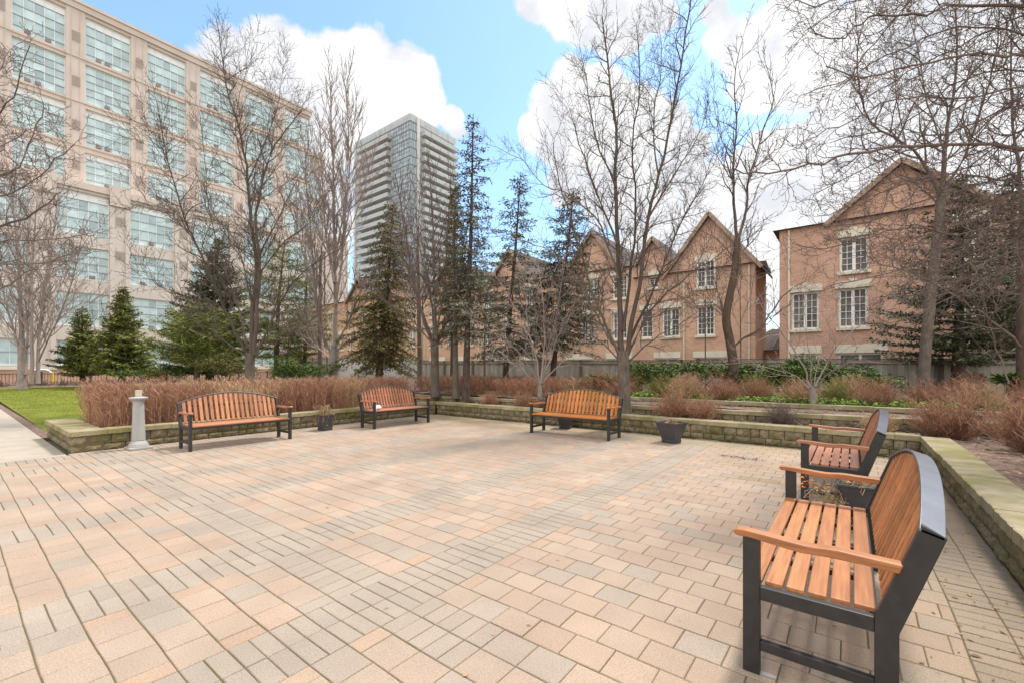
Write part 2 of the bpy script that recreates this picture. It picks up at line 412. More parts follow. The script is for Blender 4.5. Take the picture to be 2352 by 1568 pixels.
# lawn rising a little towards the office
def sheet(name, m, x0, x1, y0, y1, zf, nx, ny, kind='structure', seed=1, amp=0):
    r_ = random.Random(seed); b = MB()
    for i in range(nx+1):
        for j in range(ny+1):
            x = x0+(x1-x0)*i/nx; y = y0+(y1-y0)*j/ny
            b.v.append((x, y, zf(x, y)+r_.uniform(-amp, amp)))
    for i in range(nx):
        for j in range(ny):
            a = i*(ny+1)+j; b.f.append((a, a+ny+1, a+ny+2, a+1))
    return struct(b.build(name, m, smooth=True), kind)
def z_lawn(x, y): return max(0, (-13.5-x))*.0055+.0
sheet('lawn', M['lawn'], -44, -13.4, 1.45, 34, z_lawn, 60, 60, amp=.006)
struct(MB().box(-46,-13.3,1.275,1.46,-.05,.004).build('lawn_edge', M['mulch']))
sheet('far_mulch_bed', M['mulch'], -48.5, -44, -6, 40, lambda x, y: .17+.09*math.sin((x+48.5)/4.5*PI), 8, 60, amp=.02, seed=3)
sheet('left_bed_soil', M['mulch'], -13.2, -10.7, 1.6, 9.6, lambda x, y: .27+.02*math.sin(x*3+y), 20, 60, amp=.012, seed=4)
def z_back(x, y):
    if y < 10.35: return .315
    return .55+min(1, (y-10.4)/8)*.22
sheet('back_bed_soil', M['mulch'], -13.4, 14, 9.75, 10.42, lambda x, y: .31, 200, 6, amp=.014, seed=6)
sheet('upper_bed_soil', M['mulch'], -34, 30, 10.6, 20.5, z_back, 200, 50, amp=.016, seed=7)
sheet('right_bed_soil', M['mulch'], 1.15, 14, -5, 9.76, lambda x, y: .31+.02*math.sin(x*2+y*1.3), 90, 110, amp=.014, seed=8)

# grass blades on the near lawn, dead leaves and bark bits
gb = MB(); r_ = random.Random(11)
for _ in range(60000):
    t = r_.random()**1.5; x = -13.45-t*28; y = 1.5+r_.random()*15
    z = z_lawn(x, y); h = r_.uniform(.010, .022)*(1+t); a = r_.uniform(0, PI); w_ = .006*(1+2*t)
    dx, dy = math.cos(a)*w_, math.sin(a)*w_; lx, ly = r_.uniform(-.02, .02), r_.uniform(-.02, .02)
    gb.quad((x-dx,y-dy,z-.004),(x+dx,y+dy,z-.004),(x+lx,y+ly,z+h))
tag(gb.build('grass', M['blade']), 'short green spring grass of the lawn beside the sidewalk', 'grass', kind='stuff')
lf = MB()
def bit(b, x, y, z, s_, r_, flat=.3):
    a = r_.uniform(0, 2*PI); l_ = s_*r_.uniform(.6, 1.5); w_ = l_*r_.uniform(.2, .6)
    ca, sa = math.cos(a), math.sin(a); k = r_.uniform(0, flat)*s_
    b.quad((x-ca*l_,y-sa*l_,z),(x-sa*w_,y+ca*w_,z+k),(x+ca*l_,y+sa*l_,z+.002),(x+sa*w_,y-ca*w_,z+k*.4))
for _ in range(9000):
    q = r_.random()
    if q < .35: x = r_.uniform(-13, 8); y = r_.uniform(9.95, 10.3); z = .335
    elif q < .75: x = r_.uniform(1.25, 9); y = r_.uniform(1, 9.7); z = .345
    elif q < .87: x = r_.uniform(-13, -10.9); y = r_.uniform(1.7, 9.5); z = .30
    else: x = r_.uniform(-12, 14); y = r_.uniform(10.7, 15); z = z_back(x, y)+.02
    bit(lf, x, y, z, .03, r_, .6)
tag(lf.build('leaf_litter', M['leaf']), 'dry brown leaf and bark litter lying in the planting beds', 'leaf litter', kind='stuff')
cr = MB()
for _ in range(640):
    q = r_.random()
    if q < .6: x = .88-abs(r_.gauss(0, .28)); y = r_.uniform(1.6, 9)
    elif q < .8: x = r_.uniform(-10, .5); y = 9.5-abs(r_.gauss(0, .25))
    else: x = r_.uniform(-6, .6); y = r_.uniform(1.5, 9)
    if x > .86: continue
    bit(cr, x, y, .004, r_.choice((.008,.011,.02)), r_, .4)
tag(cr.build('paving_litter', M['leaf']), 'small twigs and leaf crumbs scattered on the paving by the walls', 'litter', kind='stuff')

# ---------------------------------------------------------------- retaining walls
def block_wall(name, label, p, q, nrm, z0, zt0, zt1, courses=2, capw=.34, seed=1, bl=.25, cap_l=.46):
    """wall from p to q; nrm = horizontal direction its face looks to"""
    r_ = random.Random(seed)
    t = thing(name, label, 'retaining wall', (p[0], p[1], 0), 0)
    d = Vector((q[0]-p[0], q[1]-p[1], 0)); L = d.length; d.normalize(); n = Vector((nrm[0], nrm[1], 0))
    b = MB(); caph = .082
    def top(s_): return zt0+(zt1-zt0)*s_/L
    def face_block(s0, s1, za0, za1, zb0, zb1):
        nx, nz = 5, 3; o = len(b.v); off = r_.uniform(-.004, .006)
        for i in range(nx+1):
            for k in range(nz+1):
                s_ = s0+(s1-s0)*i/nx; lo = za0+(za1-za0)*i/nx; hi = zb0+(zb1-zb0)*i/nx; z = lo+(hi-lo)*k/nz
                edge = i in (0, nx) or k in (0, nz)
                dep = off+(-.014 if edge else r_.uniform(.000, .017))
                pt = d*s_+n*dep; b.v.append((pt.x, pt.y, z))
        for i in range(nx):
            for k in range(nz):
                a = o+i*(nz+1)+k; b.f.append((a, a+nz+1, a+nz+2, a+1))
        # side returns into the joint
        bk = len(b.v)
        for i in (0, nx):
            for k in (0, nz):
                vv = Vector(b.v[o+i*(nz+1)+k])-n*.08; b.v.append(tuple(vv))
        c00, c01, c10, c11 = o, o+nz, o+nx*(nz+1), o+nx*(nz+1)+nz
        b.f += [tuple([bk]+[o+k for k in range(nz+1)]+[bk+1]), tuple([bk+3]+[c10+k for k in range(nz, -1, -1)]+[bk+2]),
                tuple([bk+1]+[o+i*(nz+1)+nz for i in range(nx+1)]+[bk+3]), tuple([bk+2]+[o+i*(nz+1) for i in range(nx, -1, -1)]+[bk])]
    for c in range(courses):
        s_ = -r_.uniform(0, .15) if c % 2 else 0
        while s_ < L-.02:
            l_ = bl*r_.choice((.62, 1, 1.25, 1))
            s0, s1 = max(0, s_), min(L, s_+l_)
            if L-s1 < .08: s1 = L
            if s1-s0 > .05:
                f0, f1 = ((0, .42), (.42, 1))[c] if courses == 2 else (0, 1)
                h0, h1 = top(s0)-caph, top(s1)-caph
                g = .0055
                face_block(s0+g, s1-g, z0+(h0-z0)*f0+g, z0+(h1-z0)*f0+g, z0+(h0-z0)*f1-g, z0+(h1-z0)*f1-g)
            s_ = s1 if s1 == L else s_+l_
    b.build('blocks', M['block'], t)
    # core behind the split faces
    core = MB(); a0 = -n*.05; a1 = -n*(capw-.03); e = d*L
    zz = top(0)-caph-.001, top(L)-caph-.001
    pts = [a0, a0+e, a1+e, a1]
    core.v += [(p_.x, p_.y, z0-.03) for p_ in pts]+[(pts[0].x,pts[0].y,zz[0]),(pts[1].x,pts[1].y,zz[1]),(pts[2].x,pts[2].y,zz[1]),(pts[3].x,pts[3].y,zz[0])]
    core.f += [(0,3,2,1),(4,5,6,7),(0,1,5,4),(1,2,6,5),(2,3,7,6),(3,0,4,7)]
    core.build('core', M['grout'], t)
    cp = MB(); s_ = 0
    while s_ < L-.01:
        s1 = min(L, s_+cap_l*r_.uniform(.92, 1.08))
        if L-s1 < .15: s1 = L
        g = .0025; f = n*(.022+r_.uniform(-.004, .004)); bk = -n*(capw-.02)
        pp = [d*(s_+g)+f, d*(s1-g)+f, d*(s1-g)+bk, d*(s_+g)+bk]; dz = r_.uniform(-.003, .003)
        h = [top(s_), top(s1), top(s1), top(s_)]; o = len(cp.v)
        # rough front edge: split into several points
        nseg = 7
        lower = []; upper = []
        for i in range(nseg+1):
            u = i/nseg; w0 = pp[0].lerp(pp[1], u)+n*r_.uniform(-.006, .006); zt = top(s_)+(top(s1)-top(s_))*u
            lower.append((w0.x, w0.y, zt-caph+dz+r_.uniform(-.003, .003))); upper.append((w0.x-n.x*.004, w0.y-n.y*.004, zt+dz-.003))
        top_in = [(v_[0]-n.x*.012, v_[1]-n.y*.012, v_[2]+.004) for v_ in upper]
        o = len(cp.v); cp.v += lower+upper+top_in
        k = nseg+1
        for i in range(nseg):
            cp.f.append((o+i, o+i+1, o+k+i+1, o+k+i)); cp.f.append((o+k+i, o+k+i+1, o+2*k+i+1, o+2*k+i))
        e0 = len(cp.v)
        cp.v += [(pp[2].x,pp[2].y,top(s1)+dz),(pp[3].x,pp[3].y,top(s_)+dz),(pp[2].x,pp[2].y,top(s1)-caph),(pp[3].x,pp[3].y,top(s_)-caph)]
        cp.f.append(tuple([o+2*k+i for i in range(k)]+[e0, e0+1]))
        cp.f.append(tuple([o+i for i in range(k-1, -1, -1)]+[e0+3, e0+2]))
        cp.f.append((e0+1, e0, e0+2, e0+3))
        cp.f.append((o+nseg, e0+2, e0, o+2*k+nseg, o+k+nseg)); cp.f.append((o, o+k, o+2*k, e0+1, e0+3))
        s_ = s1
    cp.build('cap_stones', M['cap'], t)
    return t
block_wall('retaining_wall', 'low mossy block wall with flat cap stones behind the leftmost bench', (-10.5,1.33), (-10.5,9.62), (1,0), 0, .365, .39, seed=2)
block_wall('retaining_wall', 'short end of the planter wall beside the sidewalk and lawn', (-13.3,1.33), (-10.5-.0,1.33), (0,-1), 0, .375, .365, seed=3, capw=.45)
block_wall('retaining_wall', 'long mossy block wall behind the orange bench at the back', (-10.5,9.64), (.88,9.5), (0,-1), 0, .385, .375, seed=4)
block_wall('retaining_wall', 'block wall running beside the two benches on the right', (.88,9.5), (.88,-4.5), (-1,0), 0, .375, .38, seed=5)
block_wall('terrace_wall', 'lower step of the terraced edging in the back bed', (-13.3,10.42), (6.2,10.42), (0,-1), .29, .50, .58, courses=1, seed=6, cap_l=.6, capw=.25)
block_wall('terrace_wall', 'upper step of the terraced edging just behind the lower one', (-10.3,11.5), (9,11.1), (0,-1), .50, .66, .70, courses=1, seed=7, cap_l=.6, capw=.25)
tag(MB().box(-13.42,-13.27,1.6,11,-.05,.30).build('garden_edging', M['cap'], bevel=.01), 'low pale curb between the hedge bed and the lawn', 'edging')

# sunken spot with missing stones
hb = MB(); r_ = random.Random(3)
for _ in range(90): bit(hb, -1.45+r_.gauss(0, .16), 7.9+r_.gauss(0, .06), .006+r_.random()*.006, .018, r_, .7)
tag(hb.build('leaf_patch', mat('dark_leaf', (.13,.08,.06), .9, .1, island=.5)), 'dark patch of wet leaves in a sunken spot of the paving', 'leaf patch')

# ---------------------------------------------------------------- benches
def bench(label, x, y, rz, wood, L=1.72, loc_only=False):
    """local: along y, front at x=0 looking to -x, rear legs at x=.5"""
    t = thing('park_bench', label, 'bench', (x, y, 0), rz)
    wy, wz, wx = M[wood+'y'], M[wood+'z'], M[wood+'x']
    H = L/2; ly = .044
    def backx(z): return .465+max(0, z-.42)*.335
    for s_ in (-1, 1):
        ya, yb = s_*H-ly/2, s_*H+ly/2
        lg = MB().box(-.036,.036,ya,yb,0,.642).build('leg', M['metal'], t, bevel=.004)
        MB().box(-.03,.10,s_*H-.012-s_*.0,s_*H+.012,.001,.006).build('foot_plate', M['screw'], lg)
        MB().prism([(.455,0),(.533,0),(.533,.375),(.673,.795),(.600,.832),(.455,.42)], 'y', ya, yb).build('leg', M['metal'], t, bevel=.004)
        MB().box(.0362,.4548,ya+.004,yb-.004,.355,.418).build('side_rail', M['metal'], t, bevel=.004)
        MB().box(.0362,.4548,ya+.006,yb-.006,.115,.160).build('stretcher', M['metal'], t, bevel=.003)
        # shaped armrest
        tp = [(-.075,.664),(-.066,.673),(-.03,.676),(.06,.671),(.15,.664),(.22,.660),(.26,.661),(.30,.666),(.34,.668),(.40,.665),(.47,.662),(.545,.660)]
        bt = [(.532,.622),(.42,.628),(.30,.628),(.20,.622),(.10,.632),(.0,.643),(-.06,.643),(-.074,.650)]
        MB().prism(tp+bt, 'y', s_*H-.031, s_*H+.031).build('armrest', wx, t, bevel=.006, smooth=False)
    fr = MB()
    fr.box(-.022,.022,-H+ly/2,H-ly/2,.372,.414).box(.44,.47,-H+ly/2,H-ly/2,.36,.41)
    for yy in (-H*.5, 0, H*.5): fr.box(.022,.44,yy-.015,yy+.015,.385,.4145)
    fr.build('seat_frame', M['metal'], t, bevel=.003)
    st = MB(); w_ = .0715; g = .0125; x0 = -.032
    for k in range(6):
        a = x0+k*(w_+g); dz = (-.002,-.003,-.003,-.002,0,.001)[k]; st.box(a,a+w_,-H+ly/2+.003,H-ly/2-.003,.415+dz,.438+dz)
    st.build('seat', wy, t, bevel=.005)
    # arch of the back, flat bar
    def zt(yy): return .822+.165*(1-(yy/H)**2)
    ar = MB(); n = 34; th = .012
    prof = [(-H-.022+(2*H+.044)*i/n) for i in range(n+1)]
    for i, yy in enumerate(prof):
        z = .818+.168*(1-min(1, abs(yy)/(H+.022))**2.0); bx = backx(z)
        dxn, dzn = .335/1.055, 1/1.055
        for (a, b_) in ((-.006, 0), (.072, 0), (.072, -1), (-.006, -1)):
            # a across the bar (perpendicular to the back plane), b_ thickness downwards
            ar.v.append((bx+a*dzn+b_*th*dxn, yy, z-a*dxn*.95+b_*th*dzn))
        if i:
            o = (i-1)*4
            for k in range(4): kk = (k+1) % 4; ar.f.append((o+k, o+kk, o+4+kk, o+4+k))
    ar.f.append((3,2,1,0)); o = n*4; ar.f.append((o,o+1,o+2,o+3))
    ar.build('back_frame', M['metal_arch'], t, smooth=False, bevel=.002)
    sl_ = MB(); ns = 19; pitch = (L-ly-.01)/ns; sw_ = pitch*.60
    for k in range(ns):
        yc = -H+ly/2+.005+pitch*(k+.5); za = .452; zb = .818+.168*(1-(abs(yc)/(H+.022))**2)-.022
        xa, xb = backx(za), backx(zb); o = len(sl_.v); tk = .026
        for (xx_, z) in ((xa, za), (xb, zb)):
            for yy in (yc-sw_/2, yc+sw_/2): sl_.v += [(xx_+.006, yy, z), (xx_+.006+tk, yy, z-tk*.33)]
        sl_.f += [(o,o+2,o+6,o+4),(o+1,o+5,o+7,o+3),(o,o+4,o+5,o+1),(o+2,o+3,o+7,o+6),(o+4,o+6,o+7,o+5),(o,o+1,o+3,o+2)]
    sl_.build('backrest', wz, t, bevel=.003)
    rl = MB()
    for z in (.49, .75): rl.bar((backx(z)+.040, -H+ly/2, z), (backx(z)+.040, H-ly/2, z), .012, .032)
    for k in range(ns-1):
        yc = -H+ly/2+.005+pitch*(k+1); rl.box(backx(.49)+.012,backx(.49)+.034,yc-.008,yc+.008,.474,.500)
    rl.build('back_rail', M['screw'] if wood == 'wood_b' else M['metal'], t)
    return t
bench('slatted bench at far left beside the grey pedestal', -9.13, 3.50, PI, 'wood_d')
bench('bench in the far corner with a white bottle under its left armrest', -9.0, 7.13, PI, 'wood_b', 1.68)
bench('bright orange bench in the middle, facing the camera from the back wall', -4.78, 8.13, R(90), 'wood_c', 1.88)
bench('bench on the right seen end-on behind the nearest one', -.40, 6.52, 0, 'wood_b', 1.66)
bench('large nearest bench with warm orange slats at lower right', -.38, 3.24, 0, 'wood_a', 1.72)

# ---------------------------------------------------------------- planters, pedestal and small things
def planter(label, x, y, rz, top=.44, base=.28, h=.40):
    t = thing('planter', label, 'planter', (x, y, 0), R(rz))
    def ring(b, w_, z, ch):
        c = w_/2; k = ch
        o = len(b.v); b.v += [(-c+k,-c,z),(c-k,-c,z),(c,-c+k,z),(c,c-k,z),(c-k,c,z),(-c+k,c,z),(-c,c-k,z),(-c,-c+k,z)]; return o
    b = MB(); rings = [(base*.97,0,.02),(base*1.02,.03,.025),(base*1.04,.05,.025),(base*.98,.055,.025),(top*.985,h-.022,.012),(top*1.04,h-.02,.008),(top*1.04,h,.008),(top*.93,h,.006),(top*.90,h-.05,.006)]
    os_ = [ring(b, *r_) for r_ in rings]
    for a, c in zip(os_[:-1], os_[1:]):
        for k in range(8): kk = (k+1) % 8; b.f.append((a+k, a+kk, c+kk, c+k))
    b.f.append(tuple(os_[0]+k for k in range(7, -1, -1)))
    b.build('pot', M['pot'], t, bevel=.004)
    sm = MB(); r_ = random.Random(int(x*100)); g = 8; w_ = top*.44
    for i in range(g+1):
        for j in range(g+1): sm.v.append((-w_+2*w_*i/g, -w_+2*w_*j/g, h-.035+r_.uniform(-.008, .012)))
    for i in range(g):
        for j in range(g): a = i*(g+1)+j; sm.f.append((a, a+g+1, a+g+2, a+1))
    sm.build('soil', M['potsoil'], t)
    return t
planter('small dark pot with dry stalks between the two left benches', -9.80, 5.50, 8, .36, .25, .37)
planter('dark pot standing under the orange bench by the back wall', -5.48, 9.22, 20, .40, .27, .36)
planter('tapered square dark planter right of the orange bench', -2.80, 8.74, -14)
planter('dark planter between the two right-hand benches', .12, 5.13, 2, .46, .30, .42)
def dry_plant(label, x, y, z, n, spread, hgt, seed, droop=.1, m='straw'):
    r_ = random.Random(seed); b = MB()
    for _ in range(n):
        a = r_.uniform(0, 2*PI); rr = spread*r_.uniform(.2, 1); p = [(x+r_.gauss(0, .05), y+r_.gauss(0, .05), z)]
        hh = hgt*r_.uniform(.3, 1); px_, py_, pz = p[0]
        for k in range(4):
            u = (k+1)/4; p.append((p[0][0]+math.cos(a)*rr*u+r_.gauss(0, .012), p[0][1]+math.sin(a)*rr*u+r_.gauss(0, .012), z+hh*math.sin(u*PI*(.5+droop*r_.uniform(.3, 2)))))
        b.tube(p, [.004,.0035,.003,.003,.002], 3)
        for _2 in range(3):
            q = p[r_.randint(2, 4)]; bit(b, q[0], q[1], q[2], .022, r_, 1.2)
    return tag(b.build('dry_plant', M[m]), label, 'plant')
dry_plant('straw-coloured dead plant spilling over the small left pot', -9.80, 5.48, .34, 100, .28, .27, 1, 1.0)
dry_plant('few dead stems lying in the square planter by the orange bench', -2.80, 8.74, .375, 34, .18, .07, 2, .5)
dry_plant('tangled tan dead plant hanging over the pot between right benches', .03, 5.05, .385, 42, .20, .07, 3, 1.7)
dk = MB(); r_ = random.Random(8)
for _ in range(170):
    a = r_.uniform(0, 2*PI); x = -.16+r_.gauss(0, .07); y = 4.95+r_.gauss(0, .08); z = r_.uniform(.05, .36)
    dk.tube([(x,y,z),(x+r_.gauss(0,.05),y+r_.gauss(0,.05),z+r_.gauss(0,.05)),(x+r_.gauss(0,.06),y+r_.gauss(0,.06),z-.06)], .0028, 3); bit(dk, x, y, z, .022, r_, 1.5)
tag(dk.build('dry_plant', M['straw']), 'dry brown bunch hanging down the left side of that pot', 'plant')
of = MB()
for _ in range(16):
    x = -.33+r_.gauss(0, .03); y = 5.05+r_.gauss(0, .03); z = .36+r_.gauss(0, .03); bit(of, x, y, z, .016, r_, 1.5)
of.tube([(-.18,5.0,.33),(-.25,5.03,.37),(-.33,5.05,.36)], .003, 3)
tag(of.build('flower', M['orange']), 'faded orange flower head in front of the bench leg', 'flower')

p_ = thing('pedestal', 'pale stone pedestal column with a small block on top', 'pedestal', (-10.18, 2.16, 0), R(45))
p_.rotation_euler = (0,0,R(4))
MB().box(-.165,.165,-.165,.165,0,.045).build('base', M['cast'], p_, bevel=.012)
MB().lathe([(.155,.046),(.153,.062),(.138,.07),(.143,.085),(.128,.105),(.108,.125),(.104,.15)], 40).build('foot_moulding', M['cast'], p_, smooth=True)
MB().lathe([(.101,.150),(.099,.17),(.080,.80),(.081,.83),(.092,.865),(.098,.87)], 40).build('shaft', M['cast'], p_, smooth=True)
MB().lathe([(.10,.8705),(.132,.905),(.137,.918),(.132,.928),(.09,.937),(.055,.945)], 40).build('capital', M['cast'], p_, smooth=True)
b_ = MB().box(-.038,.038,-.042,.042,.946,1.055).build('top_block', M['cast2'], p_, bevel=.006)

p_ = thing('bottle', 'small white plastic bottle standing on the corner bench seat', 'bottle', (-9.16, 6.42, .437))
MB().lathe([(.036,0),(.038,.01),(.038,.10),(.030,.125),(.016,.14),(.016,.150)], 20).build('body', M['white'], p_, smooth=True)
MB().lathe([(.019,.1505),(.019,.172)], 16).build('cap', mat('pale_cap', (.6,.62,.68), .5), p_)
p_ = thing('bottle', 'crumpled white plastic bag lying beside the bottle on the bench', 'bag', (-9.20, 6.54, .437)); p_.name = 'plastic_bag'
bb = MB(); r_ = random.Random(2)
n = 12
for i in range(7):
    for k in range(n):
        a = 2*PI*k/n; u = i/6*PI; rr = .075*math.sin(u)*r_.uniform(.75, 1.2)+.004; bb.v.append((rr*math.cos(a), rr*1.1*math.sin(a), .0+.055*(1-math.cos(u))*r_.uniform(.95, 1.1)))
for i in range(6):
    for k in range(n): kk = (k+1) % n; bb.f.append((i*n+k, i*n+kk, (i+1)*n+kk, (i+1)*n+k))
bb.build('film', M['white'], p_)
lfp = MB(); 
for (x, y) in ((.74,3.05),(.66,2.9),(-.1,3.9)): bit(lfp, x, y, .008, .035, r_, .9)
tag(lfp.build('fallen_leaf', mat('orange_leaf', (.5,.22,.07), .7)), 'curled orange-brown dead leaf on the border paving by the right wall', 'leaf')

# ---------------------------------------------------------------- bare trees
def vadd(a, b, k=1): return (a[0]+b[0]*k, a[1]+b[1]*k, a[2]+b[2]*k)
def vnorm(a):
    l = math.sqrt(a[0]**2+a[1]**2+a[2]**2) or 1e-9; return (a[0]/l, a[1]/l, a[2]/l)
def smooth_poly(pts, k=3):
    out = []
    n = len(pts)
    for i in range(n-1):
        p0 = pts[max(i-1, 0)]; p1 = pts[i]; p2 = pts[i+1]; p3 = pts[min(i+2, n-1)]
        for j in range(k):
            t = j/k; t2 = t*t; t3 = t2*t
            out.append(tuple(.5*((2*p1[a])+(-p0[a]+p2[a])*t+(2*p0[a]-5*p1[a]+4*p2[a]-p3[a])*t2+(-p0[a]+3*p1[a]-3*p2[a]+p3[a])*t3) for a in range(3)))
    out.append(pts[-1]); return out
def spawn(b, r_, pts, r0, r1, lvl, P):
    """side branches along a polyline; lvl counts down"""
    n = len(pts); Ls = [0]
    for i in range(1, n): Ls.append(Ls[-1]+math.dist(pts[i-1], pts[i]))
    L = Ls[-1]
    if L < .04: return
    cnt = max(2, int(L*P['dens'][lvl]*r_.uniform(.85, 1.2)))
    side = r_.uniform(0, 2*PI)
    for c in range(cnt+1):
        u = P['start']+(1-P['start'])*(c+r_.random()*.8)/(cnt+1) if lvl == P['top'] else .12+.88*(c+r_.random()*.8)/(cnt+1)
        if c == cnt: u = .995
        s_ = min(u, .999)*L; i = 1
        while i < n-1 and Ls[i] < s_: i += 1
        k = (s_-Ls[i-1])/max(1e-6, Ls[i]-Ls[i-1])
        p = tuple(pts[i-1][a]+(pts[i][a]-pts[i-1][a])*k for a in range(3))
        t = vnorm(tuple(pts[i][a]-pts[i-1][a] for a in range(3)))
        side += 2.4+r_.uniform(-.6, .6)
        # perpendicular basis
        h = (0,0,1) if abs(t[2]) < .9 else (1,0,0)
        e1 = vnorm((t[1]*h[2]-t[2]*h[1], t[2]*h[0]-t[0]*h[2], t[0]*h[1]-t[1]*h[0]))
        e2 = (t[1]*e1[2]-t[2]*e1[1], t[2]*e1[0]-t[0]*e1[2], t[0]*e1[1]-t[1]*e1[0])
        ang = R(r_.uniform(*P['ang'])) if c < cnt else R(12)
        ca, sa = math.cos(ang), math.sin(ang); cs, ss = math.cos(side), math.sin(side)
        d = tuple(t[a]*ca+(e1[a]*cs+e2[a]*ss)*sa for a in range(3))
        d = vnorm((d[0], d[1], d[2]+P['up']))
        l_ = P['len'][lvl]*r_.uniform(.5, 1.15)*(1-.45*u if lvl == P['top'] else 1-.35*u)
        rr = max(P['rmin'], min((r0+(r1-r0)*u)*.62, P['rad'][lvl]))
        branch(b, r_, p, d, l_, rr, lvl-1, P)
def branch(b, r_, p, d, L, r, lvl, P):
    segn = max(2, min(7, int(L/P['seg'])+1)); pts = [p]; q = p; w_ = P['wob']
    for i in range(segn):
        d = vnorm((d[0]+r_.gauss(0, w_), d[1]+r_.gauss(0, w_), d[2]+r_.gauss(0, w_)+P['upc']))
        q = vadd(q, d, L/segn); pts.append(q)
    re = max(P['rmin']*.8, r*.4)
    b.tube(pts, [r+(re-r)*i/segn for i in range(segn+1)], 3 if r < .015 else 5)
    if lvl >= 0: spawn(b, r_, pts, r, re, lvl, P)
    elif P.get('bud') and r_.random() < P['bud']:
        e = pts[-1]; s_ = P['rmin']*2.6; b.tube([vadd(e, d, -s_), e, vadd(e, d, s_*1.6)], [P['rmin']*.6, s_*.75, .0008], 3)
PB = dict(top=2, dens=[6.5, 4.2, 2.6], len=[.16, .42, 1.3], rad=[.006, .011, .026], rmin=.0048, ang=(30, 62), up=.12, upc=.05, wob=.16, seg=.14, start=.15, bud=.5)
def bare_tree(name, label, trunk, limbs, Y, seed, mtrunk, mtwig, P, group=None, jit=1.0, cat='tree', zbase=None, off=0):
    r_ = random.Random(seed)
    base = at(trunk[0][0], trunk[0][1], Y)
    t = thing(name, label, cat, (base[0], base[1], base[2]), 0, group)
    rel = lambda p: (p[0]-base[0], p[1]-base[1], p[2]-base[2])
    tb = MB(); pts = smooth_poly([rel(at(a, b2, Y)) for a, b2, _ in trunk], 3)
    kk_ = .88/math.sqrt(1+((trunk[0][0]-1176)/FP)**2) if trunk[0][0] < 2500 else 1
    trunk = [(a, b2, c*kk_) for a, b2, c in trunk]; limbs = [(l[0], l[1]*kk_*.92, l[2]*(.8 if trunk[0][0] < 2500 else 1), *l[3:]) for l in limbs]
    n = len(pts); rads = []
    for i in range(n):
        u = i/(n-1)*(len(trunk)-1); k = min(int(u), len(trunk)-2); f = u-k; rads.append(trunk[k][2]*(1-f)+trunk[k+1][2]*f)
    low = (pts[0][0], pts[0][1], pts[0][2]-.35)
    tb.tube([low]+pts, [rads[0]*1.35]+[rads[0]*1.12]+rads[1:], 12)
    cb = MB()
    for lb in limbs:
        pl, r0, r1 = lb[0], lb[1], lb[2]; dep = lb[3] if len(lb) > 3 else r_.uniform(-1, 1)*jit
        m_ = len(pl)-1
        w = [rel(at(a, b2, Y+dep*(i/m_)**1.2+r_.gauss(0, .05))) for i, (a, b2) in enumerate(pl)]
        w = smooth_poly(w, 3); w = [w[0]]+[vadd(q, (r_.gauss(0, .015), r_.gauss(0, .015), r_.gauss(0, .015))) for q in w[1:]]
        k = len(w); rr = [r0+(r1-r0)*(i/(k-1))**.62 for i in range(k)]
        cb.tube(w, rr, 8 if r0 > .04 else 6)
        spawn(cb, r_, w, r0, r1, P['top'], P)
    tb.build('trunk', mtrunk, t, smooth=True)
    # thick limbs keep the bark, fine wood in the crown
    cb.build('crown', mtwig, t)
    return t
def params(**k): d = dict(PB); d.update(k); return d

# main tree behind the orange bench
bare_tree('bare_tree', 'tall leafless tree rising behind the right end of the orange bench',
 [(1436,945,.175),(1434,900,.165),(1432,850,.16),(1430,805,.17)],
 [([(1428,815),(1424,700),(1418,560),(1412,420),(1416,300),(1398,170),(1382,40)], .115,.02,.3),
  ([(1440,815),(1452,740),(1475,620),(1489,500),(1512,400),(1545,260),(1568,130),(1590,-20)], .095,.018,-.5),
  ([(1432,760),(1450,600),(1462,480),(1452,330),(1470,200),(1462,60)], .06,.012,1.2),
  ([(1424,820),(1385,730),(1345,620),(1312,500),(1285,420),(1270,330)], .05,.010,-1.5),
  ([(1425,810),(1390,760),(1330,650),(1270,585),(1200,555),(1140,545)], .04,.008,1.5),
  ([(1420,640),(1380,520),(1340,475),(1304,447),(1250,427),(1200,370),(1120,330)], .035,.006,.5),
  ([(1418,560),(1370,440),(1330,330),(1310,250)], .04,.008,-1),
  ([(1444,810),(1495,715),(1560,650),(1630,600),(1690,560)], .05,.008,-1.2),
  ([(1448,780),(1510,640),(1560,520),(1610,430),(1640,350)], .05,.008,1.4),
  ([(1490,500),(1550,400),(1600,320),(1630,230)], .035,.007,.7),
  ([(1424,830),(1360,770),(1290,745),(1210,715)], .03,.006,-1.1),
  ([(1445,830),(1500,780),(1560,745),(1630,700)], .03,.006,.9),
  ([(1414,430),(1365,300),(1345,180),(1330,110)], .035,.006,.2),
  ([(1512,400),(1500,280),(1520,150),(1510,40)], .03,.006,1.0)],
 10.6, 21, M['bark_grey'], M['twig'], params(dens=[13,8.6,4.8], len=[.17,.45,1.15], rmin=.0034, rad=[.0045,.0075,.015]), jit=1.4)
